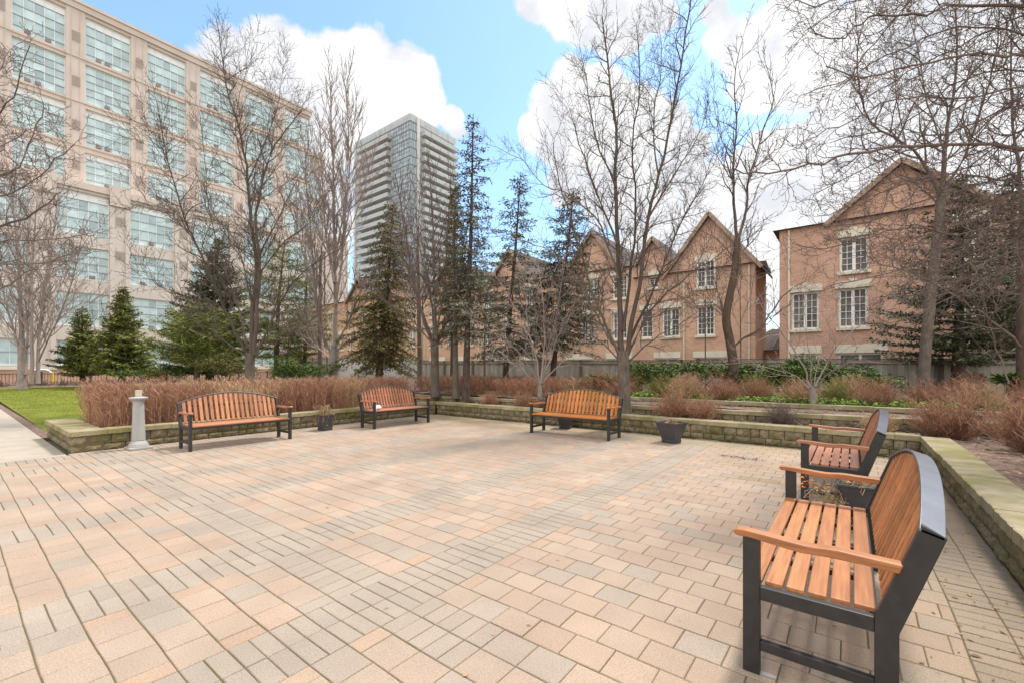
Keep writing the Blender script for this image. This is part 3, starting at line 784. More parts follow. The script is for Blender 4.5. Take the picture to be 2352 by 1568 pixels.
# tree left of centre
bare_tree('bare_tree', 'broad leafless tree with forked trunk behind the left hedge and bench',
 [(573,893,.185),(574,850,.175),(576,810,.185)],
 [([(578,815),(583,700),(588,600),(573,480),(565,380),(545,280),(520,200),(503,70)], .13,.018,.3),
  ([(584,815),(592,700),(596,600),(587,520),(600,433),(623,350),(655,300),(695,250)], .11,.016,-.8),
  ([(568,815),(530,740),(490,650),(450,560),(427,510),(393,400),(377,320),(360,240)], .08,.012,-.8),
  ([(588,815),(640,705),(680,640),(735,600),(800,560)], .06,.010,1),
  ([(586,820),(640,775),(700,745),(760,700)], .035,.007,-1.3),
  ([(566,818),(500,770),(440,700),(370,660),(305,590)], .035,.006,-1.6),
  ([(570,800),(545,700),(510,600),(480,480),(470,360),(460,260)], .05,.010,1.5),
  ([(578,700),(555,590),(515,520),(470,490),(400,480)], .035,.006,.8),
  ([(590,600),(640,500),(680,420),(720,360)], .045,.008,1.4),
  ([(592,640),(640,570),(700,520),(740,450)], .04,.008,-1.5),
  ([(565,400),(540,300),(560,180),(570,120)], .03,.006,-.5),
  ([(568,420),(620,300),(640,230),(650,150)], .035,.006,.5),
  ([(450,560),(400,500),(340,470),(310,410)], .03,.006,.6),
  ([(393,400),(360,340),(330,300)], .02,.005,-.5)],
 14, 22, M['bark_grey'], M['twig'], params(dens=[11,7.8,4.2], len=[.22,.6,1.45], rmin=.0045, rad=[.006,.010,.018], seg=.2), jit=1.5)
# off-frame crown on the left
Pn = params(dens=[11,7.5,5.4], len=[.15,.36,1.0], rmin=.0042, rad=[.0055,.009,.017], wob=.24, ang=(35,75), up=.05, upc=.03, bud=.9, seg=.09)
bare_tree('bare_tree', 'knobbly bare branches reaching in at the left edge over the lawn',
 [(-330,900,.2),(-330,700,.2),(-320,560,.2)],
 [([(-320,560),(-120,560),(0,520),(60,500),(110,468),(140,440)], .09,.012,.4),
  ([(-320,560),(-150,600),(0,607),(94,606),(152,588),(210,582)], .07,.010,-.6),
  ([(-320,560),(-100,560),(0,556),(76,549),(162,545),(225,530)], .06,.008,.9),
  ([(-320,500),(-100,430),(0,403),(45,385),(75,310),(100,250)], .07,.009,.2),
  ([(-320,450),(-80,330),(0,260),(40,200),(70,110)], .06,.008,-.6),
  ([(-320,520),(-100,480),(0,455),(70,420),(130,370),(170,330)], .06,.008,-1),
  ([(-320,560),(-100,640),(0,665),(60,625),(120,615),(160,600)], .05,.007,.8),
  ([(-320,450),(-100,300),(-10,180),(20,120)], .06,.008,.8),
  ([(-320,500),(-60,360),(20,330),(80,290),(120,285)], .05,.007,1.3)],
 8.6, 23, M['bark_grey'], M['twig_pink'], Pn, jit=1)
# far left grey multi-stem
Pf = params(dens=[0,3.0,2.0], len=[.3,1.1,3.0], rmin=.012, rad=[.014,.02,.035], wob=.1, ang=(22,42), up=.2, upc=.06, bud=0, seg=.5)
bare_tree('bare_tree', 'pale grey multi-stemmed leafless tree at the far left behind the lawn',
 [(50,880,.34),(50,830,.3),(49,780,.3)],
 [([(49,790),(48,700),(44,600),(30,480),(20,380)], .27,.04,1), ([(76,880),(74,800),(72,690),(78,560),(84,470)], .24,.04,-1),
  ([(88,880),(90,770),(104,660),(122,540),(135,440)], .22,.03,1.5), ([(60,860),(64,760),(60,650),(66,520)], .15,.03,2),
  ([(50,820),(20,720),(0,640),(-20,560)], .12,.03,-2), ([(88,830),(130,740),(165,650),(185,560)], .1,.02,-1.5),
  ([(48,800),(10,770),(-10,720)], .08,.02,1), ([(88,800),(125,700),(150,600)], .09,.02,2), ([(86,760),(140,720),(205,690)], .06,.02,1)],
 27, 24, M['bark_light'], M['twig_light'], Pf, jit=2)
# tall fastigiate tree at 768
Pm = params(dens=[2,4.2,2.8], len=[.3,.9,2.2], rmin=.010, rad=[.012,.017,.03], wob=.09, ang=(18,38), up=.25, upc=.07, bud=0, seg=.35)
bare_tree('bare_tree', 'tall upright leafless tree with a low curved fork, left of the tower',
 [(768,872,.26),(768,830,.25),(769,800,.26)],
 [([(769,805),(771,700),(768,560),(766,420),(762,300),(758,190)], .17,.025,.5),
  ([(762,812),(745,780),(732,730),(724,660),(716,560),(706,450),(700,340)], .12,.02,-1),
  ([(772,700),(785,600),(795,480),(805,360),(818,240)], .10,.015,1),
  ([(768,650),(750,540),(740,420),(735,300)], .09,.015,1.5), ([(774,790),(800,740),(830,690),(852,640)], .06,.01,-1),
  ([(768,600),(790,480),(800,330),(795,200)], .07,.012,-1.2), ([(760,825),(722,790),(700,750)], .07,.012,1),
  ([(724,660),(690,560),(680,460)], .05,.01,.6), ([(790,560),(830,460),(850,370)], .05,.01,.6)],
 20, 25, M['bark_light'], M['twig_light'], Pm, jit=1.5)
# vase shaped tree at 1000
Pv = params(dens=[7.5,5.6,3.2], len=[.2,.6,1.4], rmin=.0068, rad=[.008,.013,.026], wob=.12, ang=(22,48), up=.18, upc=.05, bud=.2, seg=.22)
bare_tree('bare_tree', 'vase-shaped leafless tree between the two left-centre spruces',
 [(1000,885,.165),(999,830,.155),(998,785,.165)],
 [([(996,790),(970,720),(948,640),(932,540),(918,450),(905,390)], .09,.012,-.6), ([(999,785),(1000,680),(996,560),(992,450),(985,370)], .10,.012,.8),
  ([(1002,790),(1030,725),(1050,640),(1068,550),(1085,470)], .09,.012,.8), ([(998,780),(985,660),(960,540),(955,430)], .06,.01,1.5),
  ([(1002,780),(1020,650),(1030,520),(1035,420)], .06,.01,-1.2), ([(994,790),(950,740),(900,700),(850,670)], .045,.008,-1),
  ([(1004,792),(1050,750),(1090,700),(1130,660)], .045,.008,.5), ([(995,780),(960,690),(930,600),(890,520)], .05,.008,.7), ([(1003,782),(1050,690),(1080,600),(1120,520)], .04,.008,-.8)],
 15, 26, M['bark_grey'], M['twig_pink'], Pv, jit=1)
for (px, py, top_, Y, rr, sd_, lab) in ((965,868,520,19,.13,31,'slim straight leafless tree behind the concrete wall section'),(1047,890,560,14.5,.12,32,'leafless tree with mossy trunk left of the tall thin spruce'),(735,868,560,22,.15,33,'slim bare tree growing close to the curved-fork tree'),(1113,900,690,15.5,.05,34,'thin bare sapling beside the tall thin spruce'),(1620,875,650,14,.03,35,'very thin bare sapling in the evergreen bushes'),(1702,880,640,13.4,.03,36,'slender bare sapling right of the crooked tree'),(245,862,790,31,.06,37,'small bare sapling left of the two young spruces')):
    m_ = (py+top_)/2
    px2 = px+random.Random(sd_).uniform(-6, 6)
    bare_tree('bare_tree', lab, [(px,py,rr),((px+px2)/2,m_,rr*.75),(px2,top_+30,rr*.45)],
     [([(px2,top_+40),(px2+4,top_-20),(px2+2,top_-80)], rr*.4,.01), ([(px,m_),(px-25,m_-70),(px-40,m_-140)], rr*.35,.01), ([(px,m_-20),(px+22,m_-90),(px+36,m_-170)], rr*.35,.01), ([(px,m_-50),(px-14,m_-140),(px-24,m_-220)], rr*.3,.01)],
     Y, sd_, M['bark_grey'], M['twig_pink'], params(dens=[0,3,2.2], len=[.2,.5,1.2], rmin=.007, rad=[.009,.013,.02], seg=.2, bud=0))
# spreading multi-stem shrub tree at 1240-1300
Ps = params(dens=[5,4,3], len=[.2,.5,1.1], rmin=.0055, rad=[.007,.010,.018], wob=.14, ang=(25,55), up=.1, upc=.03, bud=.3, seg=.16)
bare_tree('bare_shrub', 'wide spreading leafless shrub with many stems before the wooden fence',
 [(1240,893,.06),(1240,875,.06)],
 [([(1240,880),(1225,800),(1190,720),(1150,650),(1110,600)], .03,.007), ([(1242,880),(1250,780),(1245,680),(1235,590)], .035,.007), ([(1244,880),(1275,790),(1310,710),(1370,640)], .03,.007),
  ([(1238,882),(1200,820),(1150,770),(1090,740)], .025,.006), ([(1246,880),(1300,820),(1360,770),(1420,730)], .03,.006), ([(1240,880),(1215,760),(1205,660),(1210,600)], .03,.006), ([(1243,880),(1270,760),(1290,650),(1300,580)], .03,.006),
  ([(1240,884),(1170,830),(1120,810)], .02,.005)],
 12.5, 27, M['bark_light'], M['twig_light'], Ps, jit=1.5, cat='shrub')
# crooked tree at 1680
bare_tree('bare_tree', 'crooked leafless tree with a cut stub in front of the gabled house',
 [(1685,885,.185),(1684,830,.17),(1676,780,.16),(1668,735,.15),(1674,690,.14),(1688,620,.125),(1694,550,.11)],
 [([(1694,550),(1684,470),(1684,380),(1692,280),(1686,190),(1705,90)], .075,.01,.3), ([(1694,555),(1712,480),(1722,400),(1752,300),(1775,230),(1760,150)], .07,.01,-.8),
  ([(1684,800),(1710,775),(1745,755),(1778,710),(1812,670),(1830,655)], .05,.012,-.6), ([(1668,742),(1660,715),(1655,690)], .045,.035,.1),
  ([(1692,590),(1712,570),(1722,540),(1728,500)], .05,.012,.5), ([(1690,600),(1660,560),(1630,540),(1590,520)], .03,.007,1), ([(1688,420),(1650,360),(1630,300)], .03,.006,.8),
  ([(1722,400),(1770,370),(1800,330)], .025,.006,.4), ([(1684,380),(1650,300),(1640,220)], .025,.006,-.8), ([(1670,735),(1630,700),(1590,690)], .02,.006,-.6)],
 13, 28, M['bark_brown'], M['twig'], params(dens=[4,4,2.6], len=[.2,.6,1.3], rmin=.0065, rad=[.008,.012,.024], seg=.2, ang=(25,50), bud=.1), jit=1)
# small multi-stem at 1867
bare_tree('bare_shrub', 'small open leafless tree with spreading pale limbs before the evergreens',
 [(1868,908,.085),(1866,885,.08)],
 [([(1862,888),(1845,840),(1815,790),(1775,735),(1740,690),(1700,640)], .035,.006,-.5), ([(1872,888),(1900,830),(1935,780),(1985,740),(2050,690)], .032,.006,.5),
  ([(1865,885),(1860,820),(1850,750),(1848,690)], .022,.005,.4), ([(1876,890),(1905,855),(1950,832),(2000,830)], .024,.006,-.7), ([(1858,890),(1810,855),(1750,840),(1700,835)], .02,.005,.6),
  ([(1935,780),(1920,700),(1930,640)], .016,.005,.4), ([(1815,790),(1840,720),(1830,650)], .014,.004,.4), ([(1870,885),(1885,800),(1900,720)], .02,.005,.9)],
 9.6, 29, M['bark_light'], M['twig_light'], params(dens=[2,2.6,2.4], len=[.14,.4,1.0], rmin=.0042, rad=[.006,.009,.014], bud=.6, wob=.18, seg=.12), jit=1, cat='shrub')
# big grey trunk at 2130
bare_tree('bare_tree', 'thick grey-barked tree on the right between house and dark spruce',
 [(2120,905,.215),(2126,800,.2),(2136,700,.195),(2145,610,.185),(2158,500,.17),(2164,430,.16)],
 [([(2162,440),(2170,350),(2182,260),(2200,150),(2195,20)], .12,.02,.5), ([(2160,450),(2120,370),(2081,333),(1998,277),(1975,213),(1971,133),(1966,20)], .085,.012,-.6),
  ([(2164,440),(2215,360),(2250,260),(2280,150),(2300,20)], .08,.014,-.6), ([(2158,480),(2100,420),(2040,400),(1960,420)], .04,.008,.8), ([(2170,350),(2130,240),(2110,120),(2080,10)], .05,.01,1.2),
  ([(2150,560),(2200,500),(2260,440),(2340,400)], .05,.01,1), ([(2182,260),(2230,160),(2240,60)], .04,.01,1), ([(2081,333),(2060,230),(2050,120),(2030,0)], .035,.008,1)],
 12.4, 30, M['bark_grey'], M['twig'], params(dens=[4.5,4,2.8], len=[.22,.6,1.6], rmin=.005, rad=[.008,.013,.026], seg=.2, bud=.3), jit=1.5)
# right edge tree with a leaning stem
bare_tree('bare_tree', 'rough brown trunk cut by the right edge of the view',
 [(2352,905,.20),(2350,780,.19),(2352,600,.17),(2356,450,.15)],
 [([(2350,800),(2311,762),(2251,718),(2185,674),(2115,638),(2051,614),(1990,590)], .055,.010,-1.2), ([(2318,880),(2290,800),(2262,710),(2240,620)], .035,.01,.3),
  ([(2354,460),(2330,330),(2322,200),(2325,30)], .08,.015,.3), ([(2352,640),(2280,580),(2218,560),(2141,555),(2050,575)], .04,.008,-1), ([(2352,560),(2280,470),(2200,430)], .04,.008,.5)],
 9.4, 41, M['bark_brown'], M['twig_pink'], params(dens=[7,5,3.6], len=[.17,.45,1.1], rmin=.0042, rad=[.0065,.010,.018], bud=.6, wob=.2, seg=.12), jit=1)
# sweeping limbs of the crabapple outside the frame on the right
Pr = params(dens=[13,10,7.4], len=[.11,.28,.78], rad=[.0036,.0056,.010], rmin=.0028, wob=.25, ang=(32,72), up=.06, upc=.04, bud=.9, seg=.065, start=.12)
lim = [([(2620,420),(2480,350),(2352,342),(2240,333),(2100,334),(1950,357),(1860,380),(1760,402),(1690,396)], .036,.008,-.3),
 ([(2620,400),(2480,160),(2352,130),(2290,127),(2180,133),(2060,163),(1980,176),(1900,150)], .030,.007,.1),
 ([(2620,380),(2470,60),(2330,15),(2200,13),(2130,27),(2020,36),(1965,60),(1930,95),(1860,66)], .030,.006,-.4),
 ([(2620,430),(2480,300),(2352,240),(2200,300),(2080,350),(1960,400),(1870,450)], .022,.005,.6),
 ([(2620,450),(2470,410),(2352,395),(2240,430),(2100,470),(1990,510),(1900,520)], .022,.005,.3),
 ([(2620,470),(2480,470),(2352,460),(2250,500),(2150,530),(2060,560),(1960,590)], .022,.005,.7),
 ([(2620,500),(2500,530),(2352,545),(2240,575),(2120,600),(2000,640),(1900,660)], .022,.005,.4),
 ([(2620,380),(2480,120),(2352,40),(2240,90),(2120,150),(2020,210),(1920,270)], .020,.005,.9),
 ([(2620,360),(2460,20),(2300,-60),(2150,-30),(2000,-20),(1870,10),(1770,-10)], .026,.005,.4),
 ([(2620,400),(2480,220),(2352,200),(2200,230),(2090,220),(1990,260),(1900,300),(1850,330)], .020,.005,-.5),
 ([(2620,480),(2480,560),(2352,610),(2250,640),(2150,700),(2060,740)], .020,.005,.6),
 ([(2620,440),(2500,380),(2352,300),(2250,380),(2150,400),(2030,440),(1930,480)], .018,.005,1.0),
 ([(2620,360),(2500,100),(2380,-40),(2200,-80),(2060,40),(1990,120),(1940,200)], .022,.005,.9),
 ([(2620,360),(2480,140),(2352,80),(2240,60),(2120,90),(2000,150),(1900,200),(1840,215)], .020,.005,.5),
 ([(2620,460),(2480,430),(2352,420),(2200,400),(2080,420),(1980,470),(1880,500)], .018,.005,.1),
 ([(2620,500),(2500,600),(2352,680),(2230,640),(2130,650),(2030,690)], .018,.005,.9),
 ([(2620,480),(2490,520),(2352,570),(2220,610),(2100,640),(2010,700)], .018,.005,-.1),
 ([(2620,380),(2480,240),(2352,160),(2220,180),(2110,260),(2010,330),(1940,400)], .018,.005,1.1),
 ([(2620,340),(2500,40),(2400,-80),(2260,-120),(2120,-60),(2040,-10),(1940,10),(1850,70)], .020,.005,.2),
 ([(2620,470),(2480,500),(2352,500),(2200,540),(2100,520),(2000,545),(1900,570),(1830,560)], .020,.005,-.2)]
bare_tree('bare_tree', 'dense knobbly bare limbs sweeping in from the upper right corner',
 [(2700,1060,.13),(2690,800,.12),(2660,600,.11),(2620,420,.10)], lim, 5.6, 43, M['bark_grey'], M['twig_pink'], Pr, jit=.6)

# ---------------------------------------------------------------- conifers
def conifer(name, label, trunk, Y, hw, wood, needles, seed, first=.08, droop=.15, dens=1.0, expo=.85, nl=.11, nw=.018, rtr=.12, group=None, gap=.0, cat='tree', step=.026):
    """trunk = [(px,py) bottom .. top]; hw = crown half-width in pixels at its widest"""
    r_ = random.Random(seed); base = at(*trunk[0], Y)
    t = thing(name, label, cat, base, 0, group)
    rel = lambda p: (p[0]-base[0], p[1]-base[1], p[2]-base[2])
    pts = smooth_poly([rel(at(a, b2, Y)) for a, b2 in trunk], 4); n = len(pts); H = pts[-1][2]
    tb = MB(); tb.tube([(pts[0][0],pts[0][1],-.3)]+pts, [rtr*1.15]+[rtr*(1-.92*i/(n-1)) for i in range(n)], 8)
    wmax = hw*(1.3 if gap < .1 else 1.45)/FP*Y; cb = MB(); wb = tb
    z = H*first; phi = 0
    def tp(zz):
        for i in range(n-1):
            if pts[i+1][2] >= zz: 
                k = (zz-pts[i][2])/max(1e-6, pts[i+1][2]-pts[i][2]); return (pts[i][0]+(pts[i+1][0]-pts[i][0])*k, pts[i][1]+(pts[i+1][1]-pts[i][1])*k, zz)
        return pts[-1]
    while z < H*.985:
        u = (z/H-first)/(1-first); wl = wmax*(1-u)**expo*(1 if u > .12 else .75+2*u)
        nb = max(4, int((5+4*(1-u))*dens))
        for k in range(nb):
            if r_.random() < gap: continue
            phi += 2.4+r_.uniform(-.4, .4); L = wl*r_.uniform(.55, 1.12)+.04
            p0 = tp(z+r_.uniform(-.08, .08)); dx, dy = math.cos(phi), math.sin(phi); seg = 5; bp = [p0]
            rise = .28*(u)-droop*(1-u)
            for i in range(1, seg+1):
                q = i/seg; bp.append((p0[0]+dx*L*q, p0[1]+dy*L*q, p0[2]+L*(rise*q+.16*q*q*(1 if droop < .3 else .2))+r_.gauss(0, .01)))
            wb.tube(bp, [max(.006, rtr*.16*(1-q/seg)) for q in range(seg+1)], 3)
            # needle sprays: side twigs carrying needle tufts
            nt_ = max(3, int(L*(12 if gap < .1 else 10)))
            for i in range(nt_):
                q = .12+.88*(i+r_.random())/nt_; s_ = min(.999, q)*seg; a = int(s_); f = s_-a
                pp = tuple(bp[a][c]+(bp[a+1][c]-bp[a][c])*f for c in range(3))
                for sgn in (-1, 1):
                    tl = (.28*L*(1-q*.75)+.06)*r_.uniform(.6, 1.2); ang = phi+sgn*R(r_.uniform(35, 65))
                    ex = (math.cos(ang)*tl, math.sin(ang)*tl, -droop*tl*r_.uniform(0, 1.6)+r_.gauss(0, .02))
                    m_ = max(2, int(tl/.042))
                    for w in range(m_):
                        g = (w+r_.random())/m_; c = (pp[0]+ex[0]*g, pp[1]+ex[1]*g, pp[2]+ex[2]*g)
                        a2 = ang+r_.gauss(0, .7); el = r_.gauss(-.1*droop*5, .45); l2 = nl*r_.uniform(.6, 1.3)
                        d = (math.cos(a2)*math.cos(el)*l2, math.sin(a2)*math.cos(el)*l2, math.sin(el)*l2)
                        sx, sy, sz = -math.sin(a2)*nw, math.cos(a2)*nw, r_.uniform(-1, 1)*nw
                        cb.quad((c[0]-sx*.6,c[1]-sy*.6,c[2]-sz*.6),(c[0]+d[0]*.5-sx,c[1]+d[1]*.5-sy,c[2]+d[2]*.5-sz),(c[0]+d[0],c[1]+d[1],c[2]+d[2]),(c[0]+d[0]*.5+sx,c[1]+d[1]*.5+sy,c[2]+d[2]*.5+sz))
        z += H*step*(1.25-.6*u)/max(.6, dens)*r_.uniform(.8, 1.2)
    tb.build('trunk', wood, t, smooth=True); cb.build('crown', needles, t)
    return t
conifer('spruce_tree', 'smaller of the two young spruces at the end of the lawn', [(190,866),(189,705)], 30, 44, M['bark_dark'], M['needle'], 51, nl=.21, nw=.032, first=.04, droop=.05, rtr=.15, step=.042, gap=.08, dens=1.1)
conifer('spruce_tree', 'taller bushy young spruce at the end of the lawn', [(281,866),(283,660)], 29, 54, M['bark_dark'], M['needle'], 52, nl=.21, nw=.032, first=.04, droop=.02, rtr=.17, dens=1.2, step=.040, gap=.08)
conifer('spruce_tree', 'large dark spruce behind the broad bare tree on the left', [(482,872),(490,700),(505,545)], 24, 92, M['bark_dark'], M['needle_dark'], 53, nl=.2, nw=.03, first=.06, droop=.08, rtr=.22, dens=1.1, step=.032, gap=.08)
conifer('pine_tree', 'soft bright-green pine beside the trunk of the broad bare tree', [(452,872),(458,790),(462,700)], 19, 92, M['bark_dark'], M['needle_pine'], 54, nl=.24, nw=.014, first=.22, droop=-.05, rtr=.12, gap=.45, expo=.6, step=.045)
conifer('pine_tree', 'airy green pine right of the broad bare tree', [(634,872),(640,700),(655,550)], 22, 88, M['bark_dark'], M['needle_pine'], 55, nl=.26, nw=.014, first=.16, droop=.0, rtr=.14, gap=.45, expo=.6, step=.045)
conifer('pine_tree', 'dark airy pine in front of the far brick houses', [(700,872),(702,720),(706,610)], 24, 60, M['bark_dark'], M['needle'], 61, nl=.24, nw=.016, first=.16, droop=.0, rtr=.12, gap=.5, expo=.6, step=.045)
conifer('spruce_tree', 'leaning olive spruce with hanging boughs below the tower', [(870,872),(880,760),(893,620),(903,470)], 19.5, 74, M['bark_brown'], M['needle_olive'], 56, nl=.17, nw=.022, first=.12, droop=.6, rtr=.17, gap=.25, dens=1.0, expo=.6, step=.028)
conifer('spruce_tree', 'tallest thin grey-green spruce in front of the tower', [(1070,898),(1074,760),(1082,520),(1087,262)], 14, 78, M['bark_dark'], M['needle_blue'], 57, nl=.13, nw=.018, first=.2, droop=.32, rtr=.13, gap=.3, dens=.95, expo=.75)
conifer('spruce_tree', 'ragged spruce right of the tallest one', [(1160,880),(1170,740),(1185,560),(1196,395)], 17, 84, M['bark_dark'], M['needle_blue'], 58, nl=.15, nw=.02, first=.16, droop=.4, rtr=.12, gap=.4, dens=.95, expo=.7)
conifer('spruce_tree', 'dark spruce left of the tall bare tree in the middle', [(1268,884),(1285,700),(1305,560),(1318,432)], 17.5, 96, M['bark_dark'], M['needle_dark'], 59, nl=.15, nw=.02, first=.22, droop=.35, rtr=.13, gap=.34, expo=.7)
conifer('spruce_tree', 'brownish narrow spruce partly hiding the right face of the tower', [(1040,880),(1042,640),(1046,420)], 18, 42, M['bark_dark'], M['needle_olive'], 62, nl=.17, nw=.028, first=.25, droop=.3, rtr=.12, gap=.3)
conifer('spruce_tree', 'wide dark spruce with low spreading boughs on the right', [(2200,898),(2204,700),(2210,400)], 13.2, 122, M['bark_dark'], M['needle_dark'], 60, nl=.15, nw=.024, first=.13, droop=.06, rtr=.19, gap=.25, dens=.9, expo=.75)
conifer('spruce_tree', 'dark spruce at the right edge behind the sweeping limbs', [(2320,898),(2322,650),(2326,395)], 14.5, 85, M['bark_dark'], M['needle_dark'], 63, nl=.16, nw=.026, first=.15, droop=.2, rtr=.16, gap=.25, dens=.9)

# ---------------------------------------------------------------- twiggy shrubs and hedges
def shrub_mesh(b, r_, cx, cy, z0, rad, h, n, flat=True, tw=5, rmin=.0035, lean=1.0, bs=.28):
    for _ in range(n):
        a = r_.uniform(0, 2*PI); q = math.sqrt(r_.random()); bx, by = cx+math.cos(a)*rad*bs*q, cy+math.sin(a)*rad*bs*q
        tx, ty = cx+math.cos(a)*rad*q*lean+r_.gauss(0, .06), cy+math.sin(a)*rad*q*lean+r_.gauss(0, .06)
        hh = h*(r_.uniform(.82, 1.04) if flat else math.sqrt(max(.14, 1-(q*.9)**2))*r_.choice((r_.uniform(.5, .9), r_.uniform(.8, 1.18))))
        pts = []
        for k in range(5):
            u = k/4; e = u**1.25
            pts.append((bx+(tx-bx)*e+r_.gauss(0, .012), by+(ty-by)*e+r_.gauss(0, .012), z0+hh*u))
        b.tube(pts, [.0055,.0048,.004,.0035,rmin*.85], 3)
        for _2 in range(tw):
            k = r_.randint(1, 4); p = pts[k]; f = r_.random(); p = tuple(pts[k-1][c]+(pts[k][c]-pts[k-1][c])*f for c in range(3))
            a2 = r_.uniform(0, 2*PI); l_ = r_.uniform(.08, .24); up = r_.uniform(.35, 1.0)*l_
            m1 = (p[0]+math.cos(a2)*l_*.35, p[1]+math.sin(a2)*l_*.35, p[2]+up*.55)
            e = (m1[0]+math.cos(a2+r_.gauss(0, .6))*l_*.35, m1[1]+math.sin(a2+r_.gauss(0, .6))*l_*.35, min(p[2]+up, z0+h*1.05))
            b.tube([p, m1, e], [.0032, rmin*.8, rmin*.65], 3)
            if r_.random() < .7:
                a3 = r_.uniform(0, 2*PI); l3 = l_*.4
                b.tube([m1, (m1[0]+math.cos(a3)*l3, m1[1]+math.sin(a3)*l3, m1[2]+l3*.7)], [rmin, rmin*.8], 3)
# clipped hedge on the left, three rows merging into one mass
def hedge(name, label, cells, h, m1, seed, n=75, zf=lambda x, y: .28):
    r_ = random.Random(seed); t = thing(name, label, 'hedge', (cells[0][0], cells[0][1], 0))
    b = MB(); b2 = MB(); ox, oy = cells[0]
    for i, (x, y) in enumerate(cells):
        shrub_mesh(b if r_.random() < .72 else b2, r_, x-ox, y-oy, zf(x, y), .46, h-zf(x, y)+r_.uniform(-.05, .03), n, tw=6, rmin=.0042, bs=.8)
    b.build('twigs', m1, t); b2.build('tan_twigs', M['tan_twig'], t); return t
cells = []
r_ = random.Random(4)
y = 2.15
while y < 9.3:
    for x in (-11.25, -11.95, -12.65): cells.append((x+r_.uniform(-.1, .1), y+r_.uniform(-.1, .1)))
    y += .62
hedge('hedge', 'clipped leafless reddish-brown hedge behind the left wall and benches', cells, 1.13, M['red_twig'], 71, n=95)
cells = []
x = -12.8
while x < -5.6:
    for y in (11.2, 12.2, 13.4): cells.append((x+r_.uniform(-.15, .15), y+r_.uniform(-.15, .15)))
    x += .75
cells = [c for c in cells if not (c[1] < 11.8 and c[0] > -7.6)]
hedge('hedge', 'leafless reddish hedge mass beyond the far corner of the paving', cells, 1.12, M['red_twig'], 72, n=64, zf=lambda x, y: .6)
cells = [(-44.9+r_.uniform(-.6, .6), -2+.9*i) for i in range(40)]
hb_ = MB(); r2 = random.Random(9)
for x, y in cells: shrub_mesh(hb_, r2, x, y, .2, .8, .42, 30, tw=4, rmin=.012, flat=False)
tag(hb_.build('hedge', M['twig_pink']), 'low purplish-brown hedge at the far end of the lawn', 'hedge')

variants = []
for k, (mn, fl) in enumerate((('red_twig', False), ('red_twig', False), ('tan_twig', False), ('twig_pink', False), ('grn_twig', False))):
    b = MB(); shrub_mesh(b, random.Random(80+k), 0, 0, 0, .60, .80, 150, flat=fl, tw=8)
    variants.append((b, mn))
protos = {}
def shrub(k, x, y, z, s_, label, group, sz=1.0):
    r_ = random.Random(int(x*97+y*31))
    if k not in protos:
        b, mn = variants[k]; o = b.build('leafless_shrub', M[mn]); protos[k] = o
    else: o = protos[k].copy(); C.objects.link(o)
    o.location = (x, y, z); o.rotation_euler = (0, 0, r_.uniform(0, 6)); o.scale = (s_, s_, s_*sz)
    return tag(o, label, 'shrub', group)
g1 = 'reddish leafless shrubs in the strip behind the back wall'
for i, (x, y, s_, k) in enumerate([(-8.6,10.05,.55,1),(-7.4,10.1,.6,0),(-6.6,10.0,.5,3),(-3.2,10.05,.85,1),(-2.55,10.1,.7,0),(-1.1,10.1,.55,3),(.4,9.95,.5,2),(1.15,10.0,.62,0)]):
    lab = ['small reddish shrub right behind the wall corner bench','reddish shrub behind the back wall left of the orange bench','low thin shrub just left of the orange bench behind the wall','fullest reddish shrub behind the square planter','reddish shrub right of the fullest one above the planter','sparse twiggy shrub in the strip left of the right-hand benches','thin pale shrub behind the far right bench','reddish shrub by the right wall corner'][i]
    shrub(k, x, y, .31, s_, lab, g1)
g2 = 'leafless shrubs on the upper terrace'
up = []
r_ = random.Random(14)
rows = [(-5.2,11.9,.95,0),(-4.2,12.2,.8,4),(-3.4,11.9,.9,2),(-2.6,12.0,.85,0),(-1.9,12.4,.8,1),(-1.0,12.1,.85,2),(-.3,12.6,.75,4),(.4,12.0,.8,1),(1.2,12.4,.8,0),(1.9,12.0,.75,2),(2.7,12.5,.85,1),(3.6,12.1,.85,0),(4.6,12.6,.8,4),
        (-6.2,12.6,1.0,1),(-5.6,13.6,1.0,4),(-3.9,13.5,.9,2),(-2.0,13.6,.85,4),(0,13.9,.8,2),(2.0,13.7,.85,0),(4.0,13.9,.9,1),(5.6,12.6,.95,0),(6.6,11.9,1.0,1)]
labs = ['reddish shrub behind the left end of the orange bench','greenish low shrub showing over the orange bench back','tan shrub beside the trunk behind the orange bench','rounded reddish shrub right of the tall trunk, front row','rust-coloured shrub above the square planter, front row',
 'tan shrub between the planter and the crooked tree','greenish shrub in front of the crooked tree','reddish shrub just left of the small open tree','reddish shrub directly behind the small open tree','tan shrub right of the small open tree',
 'rust-coloured shrub above the arch of the far right bench','reddish shrub under the dark spruce boughs','greenish shrub in front of the thick grey trunk','tall rust-coloured shrub at the left end of the terrace row','greenish shrub behind the leftmost of the terrace row',
 'tan shrub in the back row near the tall trunk','greenish shrub in the back row below the gabled house','tan shrub in the back row at the foot of the crooked tree','reddish shrub in the back row behind the small open tree','rust-coloured shrub in the back row by the thick grey trunk',
 'reddish shrub between the thick grey trunk and the dark spruce trunk','rust-coloured shrub below the fence wreath at far right']
for i, (x, y, s_, k) in enumerate(rows): shrub(k, x, y, z_back(x, y)-.02, s_*r_.uniform(.92, 1.08), labs[i], g2)
g3 = 'large reddish shrubs in the bed right of the wall'
